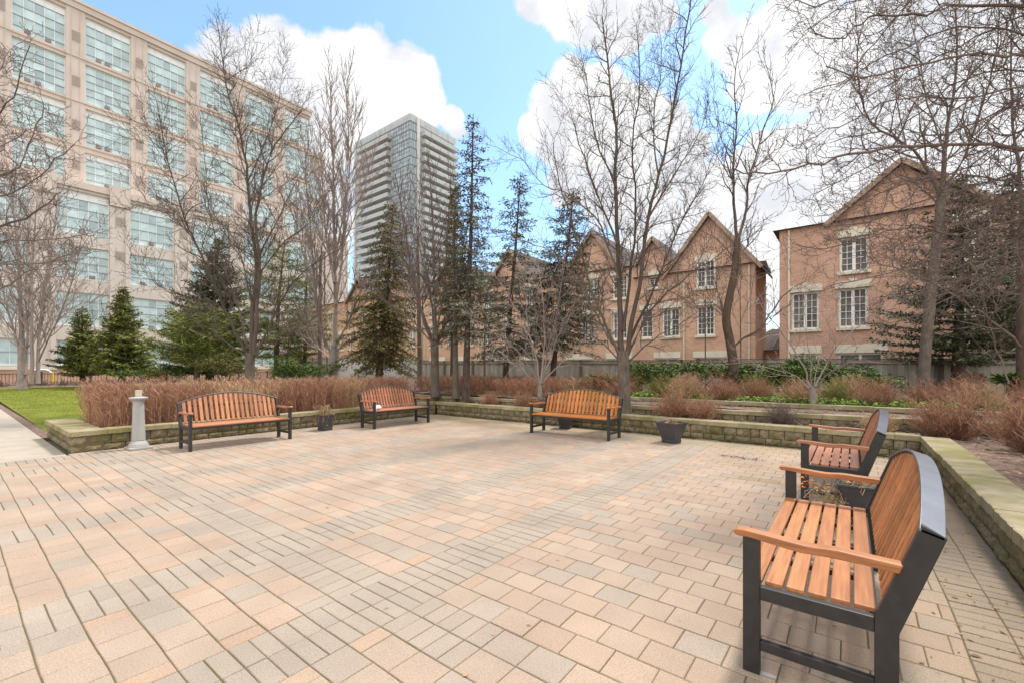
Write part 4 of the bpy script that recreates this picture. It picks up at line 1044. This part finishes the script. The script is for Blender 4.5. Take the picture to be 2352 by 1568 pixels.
big = [(1.30,10.0,1.0,0,1.0,'large rounded reddish shrub standing right of the far right bench arch'),(1.95,8.95,.95,1,1.05,'large reddish shrub at the right edge above the wall cap'),(2.35,9.9,1.0,0,1.0,'reddish shrub behind the one at the right edge'),(2.15,7.9,.95,0,1.05,'reddish twiggy shrub at the right edge nearest the wall cap'),(2.9,8.8,1.1,1,1.05,'big reddish shrub partly cut off by the right edge'),(3.6,10.0,.85,1,.8,'reddish shrub near the trunk at the right edge'),(3.0,11.6,.8,0,.6,'reddish shrub before the wreath on the fence'),(4.4,11.6,.8,3,.7,'purplish shrub in front of the right end of the fence')]
for (x, y, s_, k, sz, lab) in big: shrub(k, x, y, .3, s_, lab, g3, sz)

# evergreen yews along the fence
def yew(label, px, py, Y, w_, h, seed, n=3600, name='evergreen_bush', m='yew'):
    h *= .84 if px > 1400 else 1
    r_ = random.Random(seed); c = at(px, py, Y); t = thing(name, label, 'bush', c)
    b = MB(); st = MB()
    lob = [(r_.gauss(0, w_*.38), r_.gauss(0, w_*.3), h*r_.uniform(.35, .8), w_*r_.uniform(.25, .45), h*r_.uniform(.2, .35)) for _ in range(11)]
    for l in lob: st.tube([(0,0,-.3),(l[0]*.5,l[1]*.5,l[2]*.4),(l[0],l[1],l[2])], [.03,.02,.008], 4)
    for _ in range(n):
        l = r_.choice(lob); a = r_.uniform(0, 2*PI); e = math.asin(r_.uniform(-.5, 1)); q = r_.uniform(.6, 1.08)
        x = l[0]+math.cos(a)*math.cos(e)*l[3]*q; y = l[1]+math.sin(a)*math.cos(e)*l[3]*q; z = l[2]+math.sin(e)*l[4]*q
        if z < -.1: continue
        a2 = a+r_.gauss(0, .5); el = r_.gauss(.25, .4); l2 = .13*r_.uniform(.6, 1.4); nw = .017
        d = (math.cos(a2)*math.cos(el)*l2, math.sin(a2)*math.cos(el)*l2, math.sin(el)*l2); sx, sy = -math.sin(a2)*nw, math.cos(a2)*nw; sz = r_.uniform(-1, 1)*nw
        b.quad((x,y,z),(x+d[0]*.5-sx,y+d[1]*.5-sy,z+d[2]*.5-sz),(x+d[0],y+d[1],z+d[2]),(x+d[0]*.5+sx,y+d[1]*.5+sy,z+d[2]*.5+sz))
    st.build('stems', M['bark_dark'], t); b.build('foliage', M[m], t); return t
yew('green evergreen bush right of the tall bare trunk in the middle', 1510, 900, 14.5, 1.2, 1.15, 91)
yew('green evergreen bush under the lowest windows of the gabled house', 1600, 900, 14.8, 1.3, 1.2, 92)
yew('green evergreen bush at the foot of the crooked tree', 1725, 905, 13.4, 1.2, 1.15, 93)
yew('broad evergreen bush behind the small open tree', 1800, 910, 13.2, 1.3, 1.1, 94, 4200)
yew('tall dark evergreen bush below the first windows of the right house', 1850, 890, 14, .9, 1.15, 95, 2600)
yew('evergreen bush right of the small open tree before the fence', 1960, 915, 12, 1.3, 1.05, 96, 4200)
yew('low evergreen bush behind the orange bench near its trunk', 1375, 905, 14, .9, .6, 97, 2000)
yew('low green bush at the end of the lawn below the dark spruce', 385, 880, 24, 2.6, .95, 98, 3600)
yew('light green bush right of the broad bare trunk', 660, 890, 19, 1.6, 1.3, 99, 2600)
yew('green bush beside the weathered left end of the fence', 720, 890, 20, 1.5, 1.1, 100, 2200)
yew('small bright green bush at the foot of the right edge trunk', 2325, 890, 9.6, .4, .35, 101, 900)
yew('dark bush behind the hedge left of the broad bare trunk', 520, 885, 18, 1.5, 1.2, 102, 2200, m='needle_olive')

gc = MB(); r_ = random.Random(33)
for _ in range(16000):
    cx = r_.choice([(-4.6,.3),(-3.2,.6),(-1.6,.5),(-.4,.8),(.8,.9),(1.7,.6),(2.6,.9),(3.6,.7),(4.6,.6),(-6.2,.4)])
    x = cx[0]+r_.gauss(0, cx[1]*.7); y = 11.55+abs(r_.gauss(0, .75)); z = z_back(x, y)+r_.uniform(.0, .17)
    bit(gc, x, y, z, .038, r_, 1.4)
tag(gc.build('ground_cover', M['cover']), 'fresh green ground cover spreading along the upper terrace', 'ground cover', kind='stuff')
# fallen twigs and thin grey canes in the strip behind the wall
tw = MB()
for _ in range(260):
    x = r_.uniform(-9, 6); y = r_.uniform(9.95, 10.35) if r_.random() < .6 else r_.uniform(10.7, 11.4); z = (.32 if y < 10.5 else .58); a = r_.uniform(0, 2*PI); l_ = r_.uniform(.15, .5)
    tw.tube([(x,y,z),(x+math.cos(a)*l_*.5,y+math.sin(a)*l_*.2,z+r_.uniform(.03,.16)),(x+math.cos(a)*l_,y+math.sin(a)*l_*.3,z+r_.uniform(0,.22))], [.006,.005,.003], 3)
tag(tw.build('fallen_twigs', M['twig_light']), 'loose grey twigs and low canes lying in the back bed', 'twigs', kind='stuff')

# ---------------------------------------------------------------- fences
def fence(name, label, x0, x1, y, za, zb, z0=.2):
    t = thing(name, label, 'fence', (x0, y, 0)); L = x1-x0; b = MB(); r_ = random.Random(int(x0*7))
    n = int(L/.14); ztop = lambda s_: za+(zb-za)*s_/L
    for i in range(n):
        s_ = i*L/n; w_ = L/n-.006; b.prism([(s_, z0), (s_+w_, z0), (s_+w_, ztop(s_)-.16), (s_, ztop(s_)-.16)], 'y', r_.uniform(-.004, .004), .02)
    b.build('boards', M['fence'], t)
    rl = MB(); rl.bar((0,-.02,ztop(0)-.17), (L,-.02,ztop(L)-.17), .05, .04); rl.bar((0,0,ztop(0)-.015), (L,0,ztop(L)-.015), .14, .035)
    rl.build('top_rail', M['fence_dark'], t)
    lt = MB(); lt.bar((0,-.01,ztop(0)-.095), (L,-.01,ztop(L)-.095), .03, .10); lt.build('trim_board', M['fence'], t)
    k = 0
    while k <= L+.01:
        MB().box(k-.06,k+.06,-.07,-.015,z0,ztop(min(k, L))+.02).build('post', M['fence_dark'], t, bevel=.005); k += 2.45
    return t
fence('wooden_fence', 'long weathered grey board fence in front of the gabled house', -23, -5.2, 19.6, 1.92, 1.80)
fence('wooden_fence', 'grey board fence with a red wreath before the right house', -5.1, 15, 19.4, 1.84, 1.62)
fence('wooden_fence', 'far short piece of board fence left of the concrete wall', -46, -34.4, 20.5, 2.55, 2.40, -.1)
w_ = thing('concrete_wall', 'smooth grey concrete wall section between the two board fences', 'wall', (-34.3, 20.2, 0))
MB().prism([(0,-.1),(11.2,-.1),(11.2,1.96),(0,2.28)], 'y', 0, .2).build('panel', M['concrete'], w_)
MB().bar((-.02,.1,2.31), (11.25,.1,1.985), .28, .07).build('coping', mat('coping', (.25,.24,.23), .9), w_)
wx, wy_, wz_ = -0, 0, 0
q = at(2242, 869, 13.75); yy = 19.28; 
wr = MB(); r_ = random.Random(6)
Yw = 19.28/(.6114*(2242-1176)/FP+.7913); q = at(2242, 869, Yw)
for i in range(420):
    a = r_.uniform(0, 2*PI); rr = .17+r_.gauss(0, .028); bit(wr, q[0]+rr*math.cos(a), q[1]+r_.gauss(0, .02), q[2]+rr*.85*math.sin(a), .028, r_, 1.5)
tag(wr.build('wreath', M['wreath']), 'small dark red wreath hanging on the grey fence at right', 'wreath')

# things along the far end of the lawn
t = thing('iron_fence', 'low black iron railing at the far end of the lawn', 'fence', (-46.6, -6, 0))
b = MB(); k = 0
while k < 32: b.box(-.012,.012,k-.012,k+.012,.1,1.1); k += .17
b.box(-.02,.02,0,32,1.03,1.07).box(-.02,.02,0,32,.25,.29)
b.build('bars', M['iron'], t)
pb = MB(); k = 0
while k < 32.1: pb.box(-.05,.05,k-.05,k+.05,.05,1.2); k += 2.6
pb.build('posts', M['iron'], t)
t = thing('brick_terrace_wall', 'low brick terrace wall with stone coping below the office block', 'wall', (-50.3, -8, 0))
MB().box(-.3,0,0,46,0,1.35).build('brickwork', M['brick_b'], t); MB().box(-.4,.08,0,46,1.35,1.6).build('coping', M['stone'], t)
t = thing('play_arch', 'small yellow and white curved tube by the iron railing', 'play equipment', (-47.4, 4.2, 0))
MB().tube([(0,-.25,1.32),(0,.35,1.36),(0,.62,1.30),(0,.78,1.12)], .055, 8).build('white_tube', M['white'], t, smooth=True)
MB().tube([(.1,.80,1.14),(.1,.84,.9),(.1,.84,.3)], .075, 8).build('yellow_tube', M['yellow'], t, smooth=True)
# cedar gate
def atx(px, D):
    r = (px-1176)/FP; Y = D/(.6113-.7914*r); return Y*(.6114*r+.7913), Y
y0, Yg = atx(326, 46); y1, _ = atx(388, 46)
t = thing('wooden_gate', 'orange-brown cedar plank gate beyond the two young spruces', 'gate', (-46, y0, 0))
b = MB(); n = 14; L = y1-y0
for i in range(n): b.box(-.02,.02,i*L/n+.008,(i+1)*L/n-.008,.3,1.35)
b.build('planks', M['planks'], t)
b = MB().box(.021,.06,0,L,1.2,1.35); b.bar((.04,L*.55,1.15),(.04,L*.85,.35),.05,.10); b.build('brace', M['fascia'], t)
for s_ in (0, L*.5, L): MB().box(-.08,.08,s_-.07,s_+.07,.1,1.5).build('post', M['fascia'], t)
tag(MB().box(-47.2,-46.6,y0-1.2,y0-.2,1.35,1.62).build('green_bin', M['grass_green'], bevel=.08), 'bright green lid showing above the cedar gate', 'bin')

# ---------------------------------------------------------------- office block
def office():
    t = thing('office_building', 'eight-storey beige office block with large gridded windows', 'building', (-56, -10, 0))
    X = 0; y_off = 10; D = 56
    cols = [3.55+4.52*k-4.52*2 for k in range(8)]; cols = [c for c in cols if c < 27]
    rows = [(18.55,21.35), (22.0,25.4), (26.0,29.5), (30.1,33.9)]
    W_ = 3.24; yend = 29.35; wl = MB(); y = -10
    def win(x, ya, yb, za, zb, nc, nr, toppanel, seed, acs=()):
        r_ = random.Random(seed)
        f = MB(); ya += y_off; yb += y_off; fw = .05
        f.box(x-.04,x+.06,ya,yb,za,za+.07).box(x-.04,x+.06,ya,yb,zb-.07,zb).box(x-.04,x+.06,ya,ya+.07,za+.07,zb-.07).box(x-.04,x+.06,yb-.07,yb,za+.07,zb-.07)
        cw = (yb-ya-.14)/nc; zr = [za+.07+(zb-za-.14)*i/nr for i in range(nr+1)]
        if toppanel: zr = zr[:-1]+[zr[-1]-.0, zr[-1]]; zr = [za+.07+(zb-za-.14)*q for q in (0,.12,.37,.60,.83,1.0)][:]
        for i in range(1, nc): f.box(x-.02,x+.05,ya+.07+i*cw-fw/2,ya+.07+i*cw+fw/2,za+.07,zb-.07)
        fo = f.build('window', M['mullion'], t)
        tr = MB()
        for z in zr[1:-1]: tr.box(x-.02,x+.062,ya+.071,yb-.071,z-.028,z+.028)
        tr.build('transoms', M['transom'], fo)
        p = MB(); pn = MB()
        for i in range(nc):
            for k in range(len(zr)-1):
                tgt = pn if (toppanel and k == len(zr)-2) else p
                tgt.quad((x,ya+.07+i*cw,zr[k]),(x,ya+.07+(i+1)*cw,zr[k]),(x,ya+.07+(i+1)*cw,zr[k+1]),(x,ya+.07+i*cw,zr[k+1]))
        p.build('panes', M['glass'], fo)
        if pn.v: pn.build('top_panels', M['panel'], fo)
        ac = MB()
        for i in acs: ac.box(x+.0,x+.16,ya+.12+i*cw,ya+.12+i*cw+.36,za+.10,za+.37)
        if ac.v: ac.build('air_conditioners', M['dark'], fo)
    # upper wall: piers, spandrels
    prev = -10
    edges = []
    for c in cols: edges.append((c, c+W_))
    r_ = random.Random(3)
    p0 = -10
    for (a, b_) in edges+[(yend, yend)]:
        if a-p0 > .05:
            wl.box(-4, 0, p0+y_off, a+y_off, 0, 34.2)
            if a-p0 > .9 and a < yend:
                for g in (.28, .72): wl.box(0,.03,p0+(a-p0)*g-.02+y_off,p0+(a-p0)*g+.02+y_off,17.5,34.2)
        p0 = b_
    for (a, b_) in edges:
        zs = [17.2]+[z for r0 in rows for z in r0]+[34.2]
        for za, zb in zip(zs[::2], zs[1::2]): wl.box(-4, -.06, a+y_off, b_+y_off, za, zb)
        wl.box(-4,-.5,a+y_off,b_+y_off,0,17.2)
    wl.build('wall', M['office'], t)
    cn = MB().box(-4.2,.12,0,yend+y_off+.12,34.2,34.75).box(-4.2,.22,0,yend+y_off+.2,34.75,35.0)
    cn.build('cornice', M['office'], t)
    bd = MB()
    for z in (17.3, 21.75, 25.75, 29.8): bd.box(0.0,.035,0,yend+y_off,z-.03,z+.03)
    bd.build('string_course', M['fascia'], t)
    for i, (a, b_) in enumerate(edges):
        for k, (za, zb) in enumerate(rows):
            win(-.30, a, b_, za, zb, 5, 5, k == 3 or k == 0 or k == 1, i*10+k, acs=(1, 2) if (i+k) % 2 == 0 else ((2,) if k < 3 else (1, 3)))
    vt = 0
    for i in range(len(edges)-1):
        ya = edges[i][1]+.38; 
        for z in (20.0, 23.6, 27.6, 31.7):
            v_ = MB(); 
            for s_ in range(8): v_.box(.0,.05,ya+y_off,ya+y_off+.56,z-.45+s_*.115,z-.45+s_*.115+.07)
            v_.box(-.001,.012,ya+y_off,ya+y_off+.56,z-.47,z+.47); v_.build('vent', M['vent'], t)
    # podium, three metres forward
    px_ = 3.0; lw = MB(); pc = [5.86+4.8*k-4.8*3 for k in range(9)]; PW = 3.35; pr = [(-.3,.2),(1.7,3.85),(5.1,8.0),(9.2,12.0),(13.05,16.75)]
    pc = [c for c in pc if c < 26]; p0 = -10
    for c in pc+[yend]:
        lw.box(0.13, px_, p0+y_off, c+y_off, 0, 17.0); 
        if 1.0 < c-p0 < 3 and c > p0:
            lw.box(px_,px_+.06,p0+y_off+.02,p0+y_off+.35,0,16.0); lw.box(px_,px_+.06,c+y_off-.35,c+y_off-.02,0,16.0)
        p0 = c+PW
    for c in pc:
        zs = [.2,1.7,3.85,5.1,8.0,9.2,12.0,13.05,16.75,17.0]
        for za, zb in zip(zs[::2], zs[1::2]): lw.box(.13, px_-.05, c+y_off, c+PW+y_off, za, zb)
    lw.build('podium', M['office_b'], t)
    pp = MB().box(.13,px_+.12,0,yend+y_off,17.0,17.55); pp.build('podium_parapet', M['office'], t)
    for c in pc: MB().box(px_-.3,px_+.2,c+PW+.0+y_off,c+4.8+y_off,16.1,17.9).build('parapet_block', M['office'], t)
    for i, c in enumerate(pc):
        for k, (za, zb) in enumerate(pr[1:]):
            win(px_-.30, c, c+PW, za, zb, 5 if k else 3, 4 if k else 2, k == 3, 300+i*10+k, acs=(1, 3) if k == 2 else ((2,) if k else ()))
        for z in (7.6, 11.9, 15.0):
            v_ = MB()
            for s_ in range(6): v_.box(px_+.0,px_+.05,c+PW+.45+y_off,c+PW+1.05+y_off,z-.6+s_*.13,z-.6+s_*.13+.08)
            v_.box(px_-.001,px_+.012,c+PW+.45+y_off,c+PW+1.05+y_off,z-.62,z+.2); v_.build('vent', M['vent'], t)
    # end face windows / set-back wing
    wg = MB().box(-16,-4.01,-2+y_off,yend-.2+y_off,0,34.1); wg.build('rear_block', M['office'], t)
    w2 = MB().box(-14,-2.5,yend+y_off+.01,yend+3.3+y_off,0,30.4).box(-14.1,-2.3,yend+y_off+.01,yend+3.5+y_off,30.41,31).box(-14,-2.5,yend+3.51+y_off,yend+7+y_off,0,20); w2.build('wing', M['office'], t)
    for i in range(1):
        for k in range(6): win(-2.46, yend+.5+i*3.6, yend+2.9+i*3.6, 3.2+4.3*k, 6.4+4.3*k, 4, 4, False, 700+i*10+k)
    return t
office()

# ---------------------------------------------------------------- tower
def tower():
    X0, Y0 = -103.2, 84.4; fl = 2.56; zt = 74.4; n = 24; Lx = 28.6; Ly = 18.7
    t = thing('apartment_tower', 'tall pale glass and concrete apartment tower with stacked balconies', 'building', (X0, Y0, 0))
    MB().box(-Lx+.3,-.3,.3,Ly-.3,0,zt+2).build('core', M['tslab'], t)
    for i in range(n):
        z1 = zt-i*fl; z0 = z1-fl; g = MB(); ln = MB()
        # left face (faces -y): corner window bay then recessed balcony zone
        k = 0.0
        r_ = random.Random(i)
        while k > -8.3:
            w_ = r_.choice((.55,.8,1.0)); g.quad((k-w_,.0,z0+.12),(k,.0,z0+.12),(k,.0,z0+1.3),(k-w_,.0,z0+1.3)); g.quad((k-w_,0,z0+1.3),(k,0,z0+1.3),(k,0,z1-.1),(k-w_,0,z1-.1))
            ln.box(k-.035,k+.035,-.06,0.0-.001,z0+.12,z1-.1); k -= w_
        k = -8.6
        while k > -Lx+.6:
            g.quad((k-1.2,.28,z0+.12),(k,.28,z0+.12),(k,.28,z1-.1),(k-1.2,.28,z1-.1)); k -= 1.25
        g.build('window_band', M['tglass'], t); g = MB()
        k = 0.0
        while k < 3.0:
            w_ = r_.choice((.6,.9)); g.quad((.0,k,z0+.12),(.0,k+w_,z0+.12),(.0,k+w_,z1-.1),(.0,k,z1-.1)); ln.box(.001,.06,k-.035,k+.035,z0+.12,z1-.1); k += w_
        k = 4.2
        while k < Ly-.6:
            g.quad((-.28,k,z0+.12),(-.28,k+1.2,z0+.12),(-.28,k+1.2,z1-.1),(-.28,k,z1-.1)); k += 1.25
        g.build('window_band', M['tglass'], t)
        ln.box(-8.4,.08,-.08,.0-.002,z1-.1,z1+.12).box(.002,.08,-.0,3.2,z1-.1,z1+.12).box(-8.3,0,-.05,-.002,z0+1.27,z0+1.33)
        ln.build('floor_line', M['tdark'], t)
        if i:
            for nm, bx in (('balcony', (-25.2,-8.9,-1.5,.29)), ('balcony', (-.29,1.5,4.3,Ly-.2))):
                s_ = MB().box(*bx, z1-.12, z1+.12); so = s_.build(nm, M['tslab'], t)
                b = MB()
                if bx[2] < 0: b.box(bx[0],bx[1],bx[2]-.03,bx[2]+.03,z1+.13,z1+1.1).box(bx[1]-.03,bx[1]+.03,bx[2]+.04,bx[3],z1+.13,z1+1.1)
                else: b.box(bx[1]-.03,bx[1]+.03,bx[2],bx[3],z1+.13,z1+1.1).box(bx[0],bx[1]-.04,bx[2]-.03,bx[2]+.03,z1+.13,z1+1.1)
                b.build('balustrade', M['tbal'], so)
    MB().box(-.35,.35,2.45,3.4,0,zt+2.1).build('pilaster', M['tslab'], t)
    cr_ = MB(); 
    k = 0
    while k < Lx-.5: cr_.quad((-k-1.0,-.05,zt+.2),(-k,-.05,zt+.2),(-k,-.05,zt+2.3),(-k-1.0,-.05,zt+2.3)); k += 1.05
    k = 0
    while k < Ly-.5: cr_.quad((.05,k,zt+.2),(.05,k+1.0,zt+.2),(.05,k+1.0,zt+2.3),(.05,k,zt+2.3)); k += 1.05
    cr_.build('roof_screen', M['tbal'], t)
    MB().box(-Lx,-Lx+1.0,-.4,.6,0,zt+1.5).build('end_fin', M['tslab'], t)
    return t
tower()

# ---------------------------------------------------------------- town houses
def house(label, x0, x1, y, eave, windows, gables, ground, depth=9, mt='brick', ridge=2.2, downs=(), parapet=0):
    """local origin at (x0, y); facade looks to -y"""
    L = x1-x0; t = thing('brick_house', label, 'house', (x0, y, 0))
    wl = MB(); holes = sorted(windows)
    # front wall cut into strips around the openings
    xs = sorted(set([0, L]+[a for w in [q for q in windows if q[3] < eave]+ground for a in (w[0]-x0, w[1]-x0)]))
    for xa, xb in zip(xs[:-1], xs[1:]):
        if xb-xa < 1e-4: continue
        m_ = (xa+xb)/2+x0; ops = sorted([(w[2], w[3]) for w in windows+ground if w[0] < m_ < w[1] and w[3] < eave]); z = -.2
        for a, b_ in ops+[(eave, eave)]:
            if a > z: wl.box(xa, xb, 0, .3, z, a)
            z = b_
    wl.box(0,L,.45,depth,-.2,eave-.02); wl.box(0,.3,.3,.46,-.2,eave-.01).box(L-.3,L,.3,.46,-.2,eave-.01)
    gables = [g if len(g) == 4 else (*g, eave) for g in gables]
    for (gc_, gw, gz, gb_) in gables:
        c = gc_-x0
        if gb_ > eave: wl.prism([(c-gw, eave), (c+gw, eave), (c+gw, gb_), (c, gz), (c-gw, gb_)], 'y', -.02, .28)
        else: wl.prism([(c-gw, eave), (c+gw, eave), (c, gz)], 'y', 0, .3)
    wl.build('wall', M[mt], t)
    rf = MB(); th = .12
    # main roof
    rz_ = eave+ridge
    rf.v += [(-.25,-.25,eave-.05),(L+.25,-.25,eave-.05),(L+.25,depth/2,rz_),(-.25,depth/2,rz_),(L+.25,depth+.2,eave),(-.25,depth+.2,eave)]; rf.f += [(0,1,2,3),(3,2,4,5),(0,3,5),(1,4,2),(0,5,4,1)]
    if parapet: rf = MB().box(-.15,L+.15,-.15,depth,eave,eave+.25)
    for (gc_, gw, gz, gb_) in gables:
        c = gc_-x0; sl = (gz-gb_)/gw; ov = .35 if gb_ <= eave else .15
        for sg in (-1, 1):
            a = (c+sg*(gw+ov), gb_-sl*ov+.04); b_ = (c, gz+.04)
            rf.prism([a, (a[0], a[1]+.16), (b_[0], b_[1]+.18), b_] if sg < 0 else [b_, (b_[0], b_[1]+.18), (a[0], a[1]+.16), a], 'y', -.30, min(depth, 6))
    rf.build('roof', M['roof'], t)
    fs = MB()
    for (gc_, gw, gz, gb_) in gables:
        c = gc_-x0; sl = (gz-gb_)/gw; ov = .35 if gb_ <= eave else .15
        for sg in (-1, 1): fs.bar((c+sg*(gw+ov), -.33, gb_-sl*ov+.08), (c+sg*.02, -.33, gz+.11), .05, .20)
    if fs.v: fs.build('bargeboard', M['fascia'], t)
    for i, (a, b_, za, zb) in enumerate(windows):
        a -= x0; b_ -= x0; f = MB(); fw = .09; y_ = .10 if zb < eave else -.085
        f.box(a,b_,y_,y_+.08,za,za+fw).box(a,b_,y_,y_+.08,zb-fw,zb).box(a,a+fw,y_,y_+.08,za+fw,zb-fw).box(b_-fw,b_,y_,y_+.08,za+fw,zb-fw)
        c = (a+b_)/2; wide = (b_-a) > .8
        if wide: f.box(c-.06,c+.06,y_,y_+.08,za+fw,zb-fw)
        halves = ((a+fw, c-.06), (c+.06, b_-fw)) if wide else ((a+fw, b_-fw),)
        for (p, q_) in halves:
            f.box((p+q_)/2-.012,(p+q_)/2+.012,y_+.02,y_+.06,za+fw,zb-fw)
            for k in range(1, 5): z = za+fw+(zb-za-2*fw)*k/5; f.box(p,q_,y_+.021,y_+.059,z-.011,z+.011)
        fo = f.build('window', M['frame'], t)
        p = MB()
        for (u, w_) in halves: p.quad((u,y_+.065,za+fw),(w_,y_+.065,za+fw),(w_,y_+.065,zb-fw),(u,y_+.065,zb-fw))
        p.build('panes', M['hglass'], fo)
        MB().box(a-.08,b_+.08,-.14,.12,za-.12,za-.002).build('sill', M['stone'], t, bevel=.01)
        lt = MB().box(a-.12,b_+.12,-.09,.1,zb+.002,zb+.30).box(c-.13,c+.13,-.115,-.091,zb-.02,zb+.40); lt.build('lintel', M['stone'], t, bevel=.01)
    for (a, b_, za, zb) in ground:
        a -= x0; b_ -= x0; f = MB(); y_ = .10; c = (a+b_)/2
        f.box(a,b_,y_,y_+.08,zb-.08,zb).box(a,a+.08,y_,y_+.08,za,zb-.08).box(b_-.08,b_,y_,y_+.08,za,zb-.08).box(c-.05,c+.05,y_,y_+.08,za,zb-.08)
        fo = f.build('patio_door', M['frame'], t)
        MB().quad((a+.08,y_+.06,za),(b_-.08,y_+.06,za),(b_-.08,y_+.06,zb-.08),(a+.08,y_+.06,zb-.08)).build('panes', M['hglass'], fo)
        MB().box(a-.15,b_+.15,-.06,.1,zb+.002,zb+.36).build('lintel', M['stone'], t, bevel=.01)
    for x in downs: MB().tube([(x-x0,-.06,0),(x-x0,-.06,eave-.1)], .045, 8).build('downspout', M['stone'], t)
    return t

house('gabled orange-brick house left of the narrow gap of sky', -10.6, -4.06, 26.5, 7.1, [(-7.06,-6.08,3.3,5.0),(-9.05,-8.0,3.3,5.0),(-10.35,-9.6,3.3,5.0),(-7.03,-6.03,6.0,7.55),(-9.85,-9.25,6.3,7.05)],
      [(-6.35,2.28,10.0),(-9.55,1.0,9.2,7.9)], [(-7.1,-5.6,0,2.05),(-9.4,-8.1,0,2.05)], downs=(-4.35,-7.75), ridge=.4, depth=3.7)
house('gabled brick house behind the dark middle spruce', -17.3, -10.65, 26.6, 7.9, [(-12.3,-11.3,3.3,5.0),(-14.6,-13.6,3.3,5.0),(-16.6,-15.7,3.3,5.0),(-12.3,-11.3,5.9,7.4),(-14.2,-13.2,5.9,7.4),(-16.6,-15.7,5.9,7.4)],
      [(-13.7,2.0,10.4)], [(-12.6,-11.1,0,2.05),(-15.6,-13.8,0,2.05)], downs=(-17.0,), ridge=2.0)
house('brick house behind the ragged spruce and spreading shrub', -24.0, -17.35, 26.5, 7.9, [(-19.2,-18.2,3.3,5.0),(-21.2,-20.3,3.3,5.0),(-23.5,-22.6,3.3,5.0),(-19.2,-18.2,5.9,7.4),(-23.4,-22.4,5.9,7.4)],
      [(-20.6,2.0,10.3)], [(-19.6,-18,0,2.05),(-23,-21.2,0,2.05)], downs=(-23.8,), ridge=2.0)
house('brick house seen past the trunk of the tallest thin spruce', -30.7, -24.05, 26.6, 7.9, [(-25.4,-24.5,3.3,5.0),(-27.6,-26.7,3.3,5.0),(-29.8,-29.0,3.3,5.0),(-27.6,-26.7,5.9,7.4),(-29.8,-29.0,5.9,7.4)],
      [(-27.4,2.0,10.4)], [(-26.6,-25,0,2.05),(-29.6,-28,0,2.05)], downs=(-30.5,), ridge=2.0)
house('brick house above the right end of the concrete wall', -37.4, -30.75, 26.5, 7.9, [(-32.6,-31.7,3.4,5.0),(-34.8,-34.1,3.4,5.0),(-36.8,-36.1,3.4,5.0),(-32.6,-31.7,5.9,7.4),(-36.6,-35.9,5.9,7.4)],
      [(-34.2,2.0,10.3)], [(-33.6,-32,0,2.05)], downs=(-37.2,), ridge=2.0)
house('orange brick house behind the leaning olive spruce', -44.9, -37.45, 26.6, 8.6, [(-38.2,-37.7,3.4,5.0),(-40.2,-39.6,3.4,5.0),(-42.6,-41.9,3.4,5.1),(-44.4,-43.6,3.4,5.1),(-40.4,-39.7,5.9,7.4),(-42.8,-42.1,5.9,7.4)],
      [(-40.6,2.0,10.6)], [], ridge=1.4)
house('orange brick house behind the curved-fork tree', -51.8, -44.95, 26.5, 8.6, [(-46.8,-45.8,3.4,5.1),(-49.4,-48.6,3.4,5.1),(-51.4,-50.6,3.35,4.6),(-46.8,-45.8,5.9,7.4),(-49.6,-48.8,5.9,7.4)], [], [], ridge=1.2)
house('farthest brick house at the left end of the row', -58.5, -51.85, 26.7, 7.4, [(-53.0,-52.0,3.35,4.6),(-55.2,-54.4,3.35,4.3),(-57.2,-56.4,3.35,4.3)], [], [], ridge=1.2)
house('tall brick house at right with white shuttered windows', -2.68, 9.0, 24.0, 7.9, [(-2.2,-1.15,3.2,4.9),(-.46,.55,3.2,4.9),(3.2,4.2,3.2,4.9),(6.2,7.2,3.2,4.9),(-.42,.58,5.6,7.1),(3.2,4.2,5.6,7.1)],
      [(1.6,2.2,9.75,7.9)], [(-2.2,-1.2,0,2.1),(-.46,1.05,0,2.1),(3.4,5.2,0,2.1)], mt='brick_b', downs=(-2.3,), ridge=1.0)
t = thing('garage', 'low dark-roofed garage in the gap between the brick houses', 'garage', (-5.6, 29.5, 0))
MB().box(0,6,0,5,0,2.5).build('wall', M['brick_b'], t)
r0 = MB(); r0.v += [(-.3,-.3,2.5),(6.3,-.3,2.5),(6.3,5.3,2.5),(-.3,5.3,2.5),(1.6,2.5,3.9),(4.4,2.5,3.9)]; r0.f += [(0,1,5,4),(1,2,5),(2,3,4,5),(3,0,4),(3,2,1,0)]
r0.build('roof', M['roof'], t)
